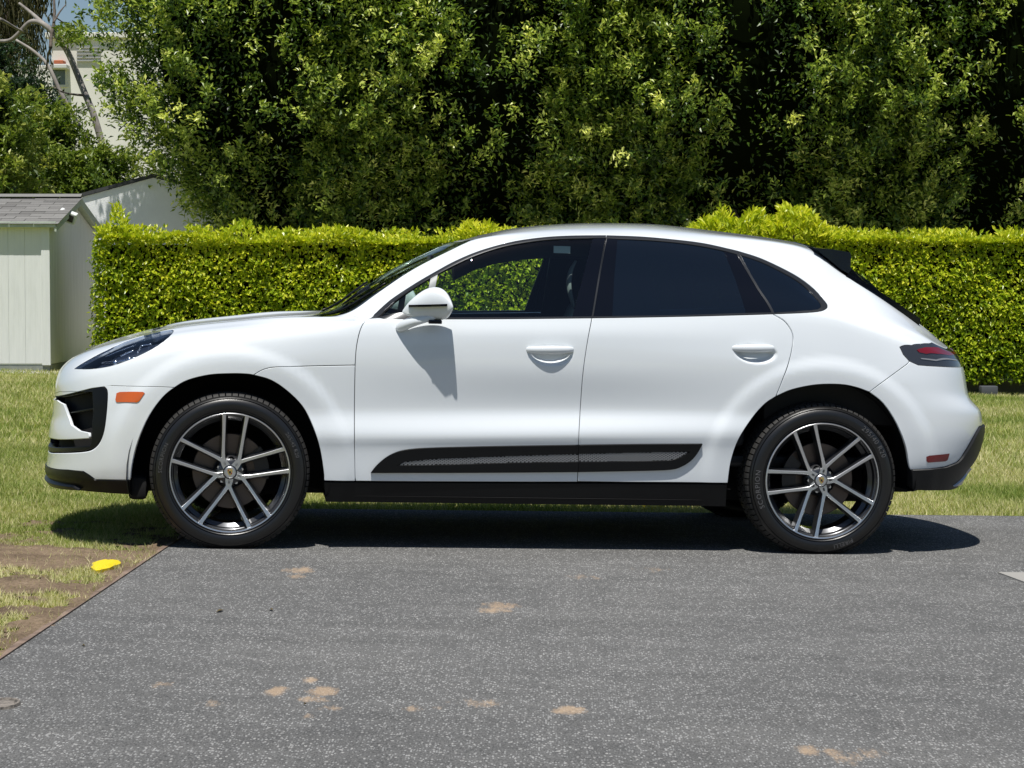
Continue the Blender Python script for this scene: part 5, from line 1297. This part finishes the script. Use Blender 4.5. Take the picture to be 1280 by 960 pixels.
# fascia, rake boards, roof
prt(MB().rbox((-9.2, ZS-.115, ZE-.035), (XS+.10, ZS-.095, ZE+.035), .004), 'fascia', TRIMW, shed, OS)
prt(MB().box((-9.2, ZS-.094, ZE-.02), (XS+.08, ZS+.0, ZE-.008)), 'soffit', TRIMW, shed, OS)
sl_ = (ZR-ZE)/(ZD/2); L_ = math.hypot(ZD/2+.11, (ZD/2+.11)*sl_); angf = math.atan(sl_)
for sgn in (1, -1):
    y0 = ZS-.11 if sgn > 0 else ZS+ZD+.11; ym = ZS+ZD/2; z0_ = ZE-.11*sl_+.03; zm = z0_+(ZD/2+.11)*sl_
    dz = .03
    prt(MB().add([(-9.2,y0,z0_),(XS+.11,y0,z0_),(XS+.11,ym,zm),(-9.2,ym,zm),(-9.2,y0,z0_-dz),(XS+.11,y0,z0_-dz),(XS+.11,ym,zm-dz),(-9.2,ym,zm-dz)],
        [(0,1,2,3),(4,7,6,5),(0,4,5,1),(1,5,6,2),(2,6,7,3),(3,7,4,0)]), 'roof_deck', TRIMW, shed, OS)
    prt(MB().add([(XS+.085,y0,z0_-.001),(XS+.108,y0,z0_-.001),(XS+.108,ym,zm-.001),(XS+.085,ym,zm-.001),(XS+.085,y0,z0_-.09),(XS+.108,y0,z0_-.09),(XS+.108,ym,zm-.09),(XS+.085,ym,zm-.09)],
        [(0,1,2,3),(4,7,6,5),(0,4,5,1),(1,5,6,2),(2,6,7,3),(3,7,4,0)]), 'rake_board', TRIMW, shed, OS)
shme = None; rows = 11; rh = L_/rows
for r_ in range(rows+1):
    if r_ == rows: continue
    x = XS+.13; first = r_ % 2 == 1
    while x > -9.1:
        w_ = .30
        if shme is None:
            ob = MB().rbox((-w_+.006, 0, 0), (0, rh*1.18, .007), .002, seg=1).build('shingle', SHING, shed); shme = ob.data
        else: ob = link('shingle', shme, None, shed)
        yy = ZS-.13+r_*rh*math.cos(angf); zz = ZE-.13*sl_+.032+r_*rh*math.sin(angf)+rng.uniform(0, .004)
        ob.location = (x-XS, yy-ZS, zz+.002-gs); ob.rotation_euler = (angf-.03, 0, 0)
        if first: ob.scale.x = .5; x -= .15; first = False
        else: x -= w_
prt(MB().add([(-9.2,ZS+ZD/2-.10,ZR+.045),(XS+.12,ZS+ZD/2-.10,ZR+.045),(XS+.12,ZS+ZD/2,ZR+.085),(-9.2,ZS+ZD/2,ZR+.085),(XS+.12,ZS+ZD/2+.10,ZR+.045),(-9.2,ZS+ZD/2+.10,ZR+.045)], [(0,1,2,3),(3,2,4,5)]), 'ridge_cap', SHING, shed, OS)
# vent and flood lamp on the gable
vx = XS+.002; vy = D(93, 272, ZS+1.05)[1]
mb = MB(); 
prt(MB().box((XS+.001, ZS+.95, 2.0), (XS+.012, ZS+1.35, 2.16)), 'gable_vent', simple('vent_dark', (.10,.115,.11), .8), shed, OS)
vent = [o_ for o_ in shed.children if o_.name.startswith('gable_vent')][0]
for q in range(4):
    o_ = MB().box((XS+.010, ZS+.96, 2.01+q*.038), (XS+.026, ZS+1.34, 2.03+q*.038)).build('vent_slat', TRIMW, vent)
fl = empty('flood_lamp', (0, 0, 0)); fl.parent = shed; fl.location = (.10, .75, 2.045-gs)
Mr = Matrix.Rotation(R(20), 4, 'Y') @ Matrix.Rotation(R(18), 4, 'X')
MB().rbox((-.13, -.05, -.07), (.09, .05, .07), .012, Mr).build('lamp_housing', simple('white_plastic', (.7,.72,.7), .5), fl)
MB().rbox((-.10, -.056, -.045), (.065, -.048, .045), .004, Mr).build('lamp_glass', simple('dark_lamp_glass', (.06,.05,.05), .2), fl)
MB().tube([(-.02, .03, 0), (-.10, .10, .0)], .015, 8).build('lamp_arm', TRIMW, fl)
# gravel in front of the shed
n = 900; X = rng.uniform(-9, -5.0, n); Y = ZS-.02-rng.random(n)**1.5*.42; V = []; Fc = []
for i in range(n):
    s_ = rng.uniform(.012, .035); z = -K*X[i]-.015; b = len(V); c_ = (X[i], Y[i], z+s_*.5)
    V += [(c_[0]+s_, c_[1], z), (c_[0]-s_, c_[1]+s_*.3, z), (c_[0], c_[1]+s_, z), (c_[0]+s_*.2, c_[1]-s_, z), (c_[0], c_[1], z+s_)]
    Fc += [(b, b+2, b+4), (b+2, b+1, b+4), (b+1, b+3, b+4), (b+3, b, b+4)]
m = MatB('pale_gravel'); o = m.tc(); m.set(col=m.ramp(m.noise(25, 3, o), [(.3, (.30,.28,.25)), (.7, (.62,.60,.56))]), rough=.95)
tag(link('gravel_strip', mesh_py('gravel_strip', V, Fc), m.m), kind='stuff')

# ================================================================== LOW KERB, RAIL AND BLOCK BEHIND THE HEDGE FOOT
YK = YH+1.35
kb = MB(); V = []
for x in np.arange(-5, 10.6, .5):
    z = -K*x
    V += [(x, YK, z-.05), (x, YK, z+.13), (x, YK+.16, z+.13), (x, YK+.16, z-.05)]
nk = len(V)//4
tag(MB().add(V, [(4*i+j, 4*i+(j+1)%4, 4*i+4+(j+1)%4, 4*i+4+j) for i in range(nk-1) for j in range(4)]+[(0,1,2,3), tuple(range(4*nk-4, 4*nk))]).build('low_kerb', CONC), 'low pale concrete kerb showing under the hedge at the right edge', 'kerb')
fe = empty('low_railing', (0, YK+.05, 0)); tag(fe, 'low black metal railing on the pale kerb, glimpsed under the hedge at right', 'railing')
BLK = simple('black_metal', (.008,.008,.008), .6)
OF = (0, YK+.05, 0)
prt(MB().tube([(-5, YK+.05, .12+.17), (10, YK+.05, -.24+.17)], .014, 6), 'rail', BLK, fe, OF)
prt(MB().tube([(-5, YK+.05, .12+.85), (10, YK+.05, -.24+.85)], .018, 6), 'rail', BLK, fe, OF)
bme = None
for x in np.arange(-4.9, 9.9, .13):
    if bme is None: ob = MB().tube([(0,0,0),(0,0,.72)], .009, 5).build('baluster', BLK, fe); bme = ob.data
    else: ob = link('baluster', bme, None, fe)
    ob.location = (x, 0, -K*x+.14)
paleg = [(0.0,0.0)]
V = []
for x in np.arange(-5, 12.1, 1.0): V += [(x, YK+.17, -K*x-.010), (x, YK+3.0, -K*x-.010)]
tag(MB().add(V, [(2*i, 2*i+2, 2*i+3, 2*i+1) for i in range(len(V)//2-1)]).build('pale_path', CONC), kind='structure')
c = G(1241, 495)
bk = MB().rbox((c[0]-.10, YH-.02, -K*c[0]-.03), (c[0]+.10, YH+.20, -K*c[0]+.11), .012)
tag(bk.build('concrete_block', simple('dark_grey_block', (.07,.075,.085), .9), auto=30), 'dark grey block at the foot of the hedge near the right edge', 'block')

# ================================================================== WHITE GABLED OUTBUILDING
YG = 33.1
gb = empty('white_outbuilding', (-5.4, YG, .13)); tag(gb, 'white stuccoed building with a shallow gable between the shed and the trees', 'building')
m = MatB('white_stucco'); o = m.tc(); m.set(col=m.ramp(m.noise(2.5, 5, o), [(.3, (.78,.79,.80)), (.7, (.85,.86,.86))]), rough=.95); m.bump(m.noise(70, 3, o), .4, .01); STUC = m.m
pk = D(192, 222, YG); l_ = D(92, 249, YG); xr = D(275, 260, YG)[0]; slp = (pk[2]-l_[2])/(pk[0]-l_[0])
xl = -7.6; prof = [(xl, .0), (xl, l_[2]-(l_[0]-xl)*slp), (pk[0], pk[2]), (xr, pk[2]-(xr-pk[0])*slp), (xr, -.1)]
OG = (-5.4, YG, .13)
V = [(x, YG, z) for x, z in prof]+[(x, YG+1.2, z) for x, z in prof]
prt(MB().add(V, [(0,4,3,2,1), (5,6,7,8,9)]+[(i, i+1, i+6, i+5) for i in (0,1,2,3)]), 'wall', STUC, gb, OG)
RF = simple('dark_roof_edge', (.05,.052,.055), .9)
for a, b in (((xl-.15, prof[1][1]-.15*slp), (pk[0], pk[2])), ((pk[0], pk[2]), (xr+.15, prof[3][1]-.15*slp))):
    V = [(a[0], YG-.035, a[1]+.005), (b[0], YG-.035, b[1]+.005), (b[0], YG+1.25, b[1]+.005), (a[0], YG+1.25, a[1]+.005), (a[0], YG-.035, a[1]+.055), (b[0], YG-.035, b[1]+.055), (b[0], YG+1.25, b[1]+.055), (a[0], YG+1.25, a[1]+.055)]
    prt(MB().add(V, [(0,3,2,1),(4,5,6,7),(0,1,5,4),(1,2,6,5),(2,3,7,6),(3,0,4,7)]), 'roof', RF, gb, OG)

# ================================================================== TALL WHITE BUILDING FAR BEHIND
YB = 62.
wb_ = empty('white_apartment_block', (-12, YB, .3)); tag(wb_, 'tall white stuccoed building with a window and reddish flower box, seen between trees', 'building')
OB = (-12, YB, .3)
tl_ = D(55, 45, YB); tr_ = D(135, 45, YB)
m = MatB('cream_wall'); o = m.tc(); m.set(col=m.ramp(m.noise(1.2, 4, o), [(.3, (.70,.68,.63)), (.7, (.80,.78,.73))]), rough=.95)
prt(MB().box((tl_[0]+.2, YB, 0), (tr_[0]+2.6, YB+8, D(60, 48, YB)[2])), 'wall', m.m, wb_, OB)
prt(MB().rbox((tl_[0]-2.2, YB+1.5, 0), (tl_[0]+.19, YB+8, D(60, 75, YB)[2]), .02), 'side_wing', m.m, wb_, OB)
prt(MB().rbox((tl_[0]+.05, YB-.12, D(60, 48, YB)[2]+.002), (tr_[0]+2.8, YB+8.1, D(60, 48, YB)[2]+.15), .02), 'parapet', m.m, wb_, OB)
FRW = simple('window_frame_white', (.6,.6,.58), .6); PANE = simple('far_pane', (.10,.13,.13), .1)
for px0, py0, px1, py1 in ((66, 84, 82, 106), (66, 128, 82, 152)):
    a = D(px0, py0, YB); b = D(px1, py1, YB)
    w_ = empty('window', (0,0,0)); w_.parent = wb_
    for q in ((a[0]-.06, a[0], b[2]-.06, a[2]+.06), (b[0], b[0]+.06, b[2]-.06, a[2]+.06), (a[0]+.001, b[0]-.001, a[2], a[2]+.06), (a[0]+.001, b[0]-.001, b[2]-.06, b[2])):
        prt(MB().box((q[0], YB-.05, q[2]), (q[1], YB+.02, q[3])), 'frame', FRW, w_, OB)
    prt(MB().box((a[0], YB-.02, b[2]), (b[0], YB+.01, a[2])), 'pane', PANE, w_, OB)
a = D(67, 75, YB-.4); b = D(79, 80, YB-.4)
prt(MB().rbox((a[0], YB-.4, b[2]), (b[0], YB-.001, a[2]), .02), 'flower_box', simple('terracotta', (.45,.13,.06), .8), wb_, OB)
prt(MB().rbox((a[0]-.1, YB-.45, b[2]-.12), (b[0]+.1, YB-.002, b[2]-.002), .02), 'balcony_ledge', FRW, wb_, OB)
for q in range(5):
    z = D(110, 60+q*4.2, YB)[2]; prt(MB().box((D(96,60,YB)[0], YB-.06, z), (D(126,60,YB)[0], YB-.001, z+.03)), 'louver', simple('grey_line', (.4,.4,.4), .8) if 'grey_line' not in bpy.data.materials else bpy.data.materials['grey_line'], wb_, OB)

# ================================================================== TREES AT THE LEFT
LM = leafmat('light_shrub_leaves', [(0, (.03,.06,.01)), (.35, (.09,.15,.02)), (.7, (.22,.29,.04)), (1, (.45,.47,.12))], .4, .32, .5)
WM = leafmat('drooping_leaves', [(0, (.03,.035,.015)), (.4, (.07,.075,.03)), (.8, (.15,.14,.07)), (1, (.22,.2,.11))], .6, .25, .2)
DM = leafmat('dark_tree_leaves', [(0, (.008,.02,.008)), (.4, (.02,.045,.02)), (.8, (.05,.09,.03)), (1, (.12,.16,.05))], .45, .2, .4)
def atp(px, z): return D(px, 300, z)[0]
def bush(label, px, z, hw, zlo, zhi, n, seed, mat, name='broadleaf_tree', nl=42, tb=.5, **k):
    x = atp(px, z); pf = [(zlo, hw*.75, hw*.6), (zlo+.35*(zhi-zlo), hw, hw*.8), (zlo+.7*(zhi-zlo), hw*.92, hw*.75), (zhi, hw*.25, hw*.25)]
    return tree(label, x, z, pf, (zlo, zhi), n, nl, seed, mat=mat, name=name, trunk=.10, rough_=.30, coreoff=.38, sq=2.2, tb=tb, **k)
zz = lambda py, z: D(300, py, z)[2]
bush('light green broad-leaved bush rising just above the shed roof at the far left', -4, 33.5, .38, zz(262,33.5), zz(108,33.5), 130, 21, LM, tb=.62, lsize=(.08,.13))
bush('mid green leafy tree above the shed ridge, left of the bare trunks', 62, 36.5, .42, zz(268,36.5), zz(135,36.5), 170, 22, LM, tb=.42, lsize=(.07,.12))
bush('low broad sunlit bush round the feet of the bare trunks, above the white gable', 122, 36.0, .50, zz(268,36), zz(196,36), 150, 23, LM, tb=.5, lsize=(.07,.11))
bush('dark blue-green tree filling the left edge behind the light bush', -6, 40.0, .70, zz(265,40), zz(58,40), 300, 24, DM, name='dark_tree', tb=.5, lsize=(.07,.11))
bush('dark low tree directly behind the shed ridge', 34, 38.5, .40, zz(262,38.5), zz(105,38.5), 130, 25, DM, name='dark_tree', tb=.35)
# drooping tree at the top left corner
e = empty('drooping_tree', (atp(15, 43), 43, .2)); tag(e, 'wispy brownish drooping tree in the top left corner of the photo', 'tree')
n = 9000; cl = 260; r_ = np.random.default_rng(5)
cx_ = r_.uniform(atp(-45, 43), atp(52, 43), cl); cz_ = np.array([zz(q, 43) for q in r_.uniform(-120, 34, cl)]); cy_ = r_.uniform(42, 44.5, cl)
ci = r_.integers(0, cl, n); f = r_.random(n)
P = np.stack([cx_[ci]+r_.normal(0, .10, n), cy_[ci]+r_.normal(0, .10, n), cz_[ci]-f*1.0+r_.normal(0, .05, n)], 1)
A = r_.normal(size=(n,3))*.22+np.array([0,0,-1.]); Lf = r_.uniform(.12, .26, n)
o = leaf_obj('crown', [leaves(P, A, r_.normal(size=(n,3))+np.array([0,-.8,.3]), Lf, Lf*.13, r_.random(n))], WM, e); o.location = tuple(-v for v in e.location)
P3 = lambda pl, z: [tuple(D(a, b, z)) for a, b in pl]
prt(MB().tube(cr_spline(P3([(20,262),(22,150),(10,60),(14,-60)], 43.6), 5), [.13-.005*k for k in range(16)], 8), 'trunk', BARK, e, tuple(e.location), smooth=True)
for pl in ([(12,30),(30,14),(60,-8)], [(12,50),(-6,20),(-20,-20)], [(13,10),(34,-2),(45,-30)]): prt(MB().tube(cr_spline(P3(pl, 43.3), 4), .03, 6), 'branch', BARK, e, tuple(e.location), smooth=True)
# the bare pale-barked tree
e = empty('bare_tree', (atp(122, 37), 37, .2)); tag(e, 'bare grey tree with two leaning trunks and a branch arching to the left', 'tree'); OE = tuple(e.location)
def limb(name, pl, z, r0, r1, par=e, mat=PALEB, n=5):
    pts = cr_spline([tuple(D(a, b, z+dz)) for (a, b), dz in zip(pl, np.linspace(0, .5, len(pl)))], n); m_ = len(pts)
    return prt(MB().tube(pts, [r0+(r1-r0)*k/(m_-1) for k in range(m_)], 9), name, mat, par, OE, smooth=True)
limb('trunk', [(134,285),(130,200),(119,150),(104,112),(85,66),(67,41),(52,29),(40,27),(31,33),(22,43),(10,51),(-12,51)], 37, .062, .028)
limb('trunk', [(124,285),(116,205),(104,168),(90,142),(74,112),(60,82),(42,64),(20,50)], 37.8, .055, .022)
limb('branch', [(67,41),(52,28),(40,17),(24,4)], 37.3, .05, .02)
limb('branch', [(63,60),(64,45),(67,30),(68,12),(67,-10)], 36.9, .03, .018, mat=BARK)
limb('branch', [(67,28),(74,16),(82,6)], 36.9, .02, .008, mat=BARK)
limb('branch', [(70,22),(82,30),(96,38),(104,44)], 37, .012, .005, mat=BARK)
limb('branch', [(104,119),(92,118),(78,115),(66,108)], 36.9, .022, .008, mat=BARK)
limb('branch', [(63,60),(60,70),(58,88)], 36.9, .02, .012, mat=BARK)
limb('branch', [(0,24),(8,28),(18,34),(30,40)], 36.9, .03, .02)
n = 420; r_ = np.random.default_rng(9); pxs = r_.uniform(70, 106, n); pys = 30+r_.random(n)*26
P = np.array([D(a, b, 37+.3*r_.normal()) for a, b in zip(pxs, pys)]); Lf = r_.uniform(.07, .13, n)
leaf_obj('leaf_sprays', [leaves(P, rdir(n), rdir(n)+np.array([0,-.5,.7]), Lf, Lf*.4, np.clip(r_.random(n)*.6+.3, 0, 1))], LM, e).location = tuple(-v for v in OE)

# ================================================================== TREES BEHIND THE CAMERA (seen only as reflections in glass and paint)
r_ = np.random.default_rng(31)
for i, (x, w_, h_, lb) in enumerate([(-30, 9, 8.5, 'broad tree far behind the camera, leftmost of the opposite row'), (-14, 8, 7.0, 'lower round tree behind the camera, second of the opposite row'), (3, 9, 9.0, 'tallest tree behind the camera, middle of the opposite row'), (19, 8, 6.5, 'low spreading tree behind the camera, fourth of the opposite row'), (35, 9, 8.0, 'dark tree far behind the camera, rightmost of the opposite row')]):
    e = empty('background_tree', (x, -34, -K*max(-30, min(30, x)))); tag(e, lb, 'tree', 'row of trees behind the camera')
    n = 5000; d = rdir(n); P = d*np.array([w_, 3.0, h_*.5])*(.8+.3*fbm(d[:,0]*3+i, d[:,2]*3, 1.5))[:,None]+np.array([0, 0, h_*.5+.4]); P[:,2] = np.abs(P[:,2])
    L = r_.uniform(.5, .9, n); leaf_obj('crown', [leaves(P, rdir(n), d+rdir(n)*.5, L, L*.6, r_.random(n)*.8)], TREEM, e)
    MB().tube([(0,0,-.2),(.1,0,h_*.3),(0,0,h_*.7)], [.35,.28,.1], 8).build('trunk', BARK, e, smooth=True)
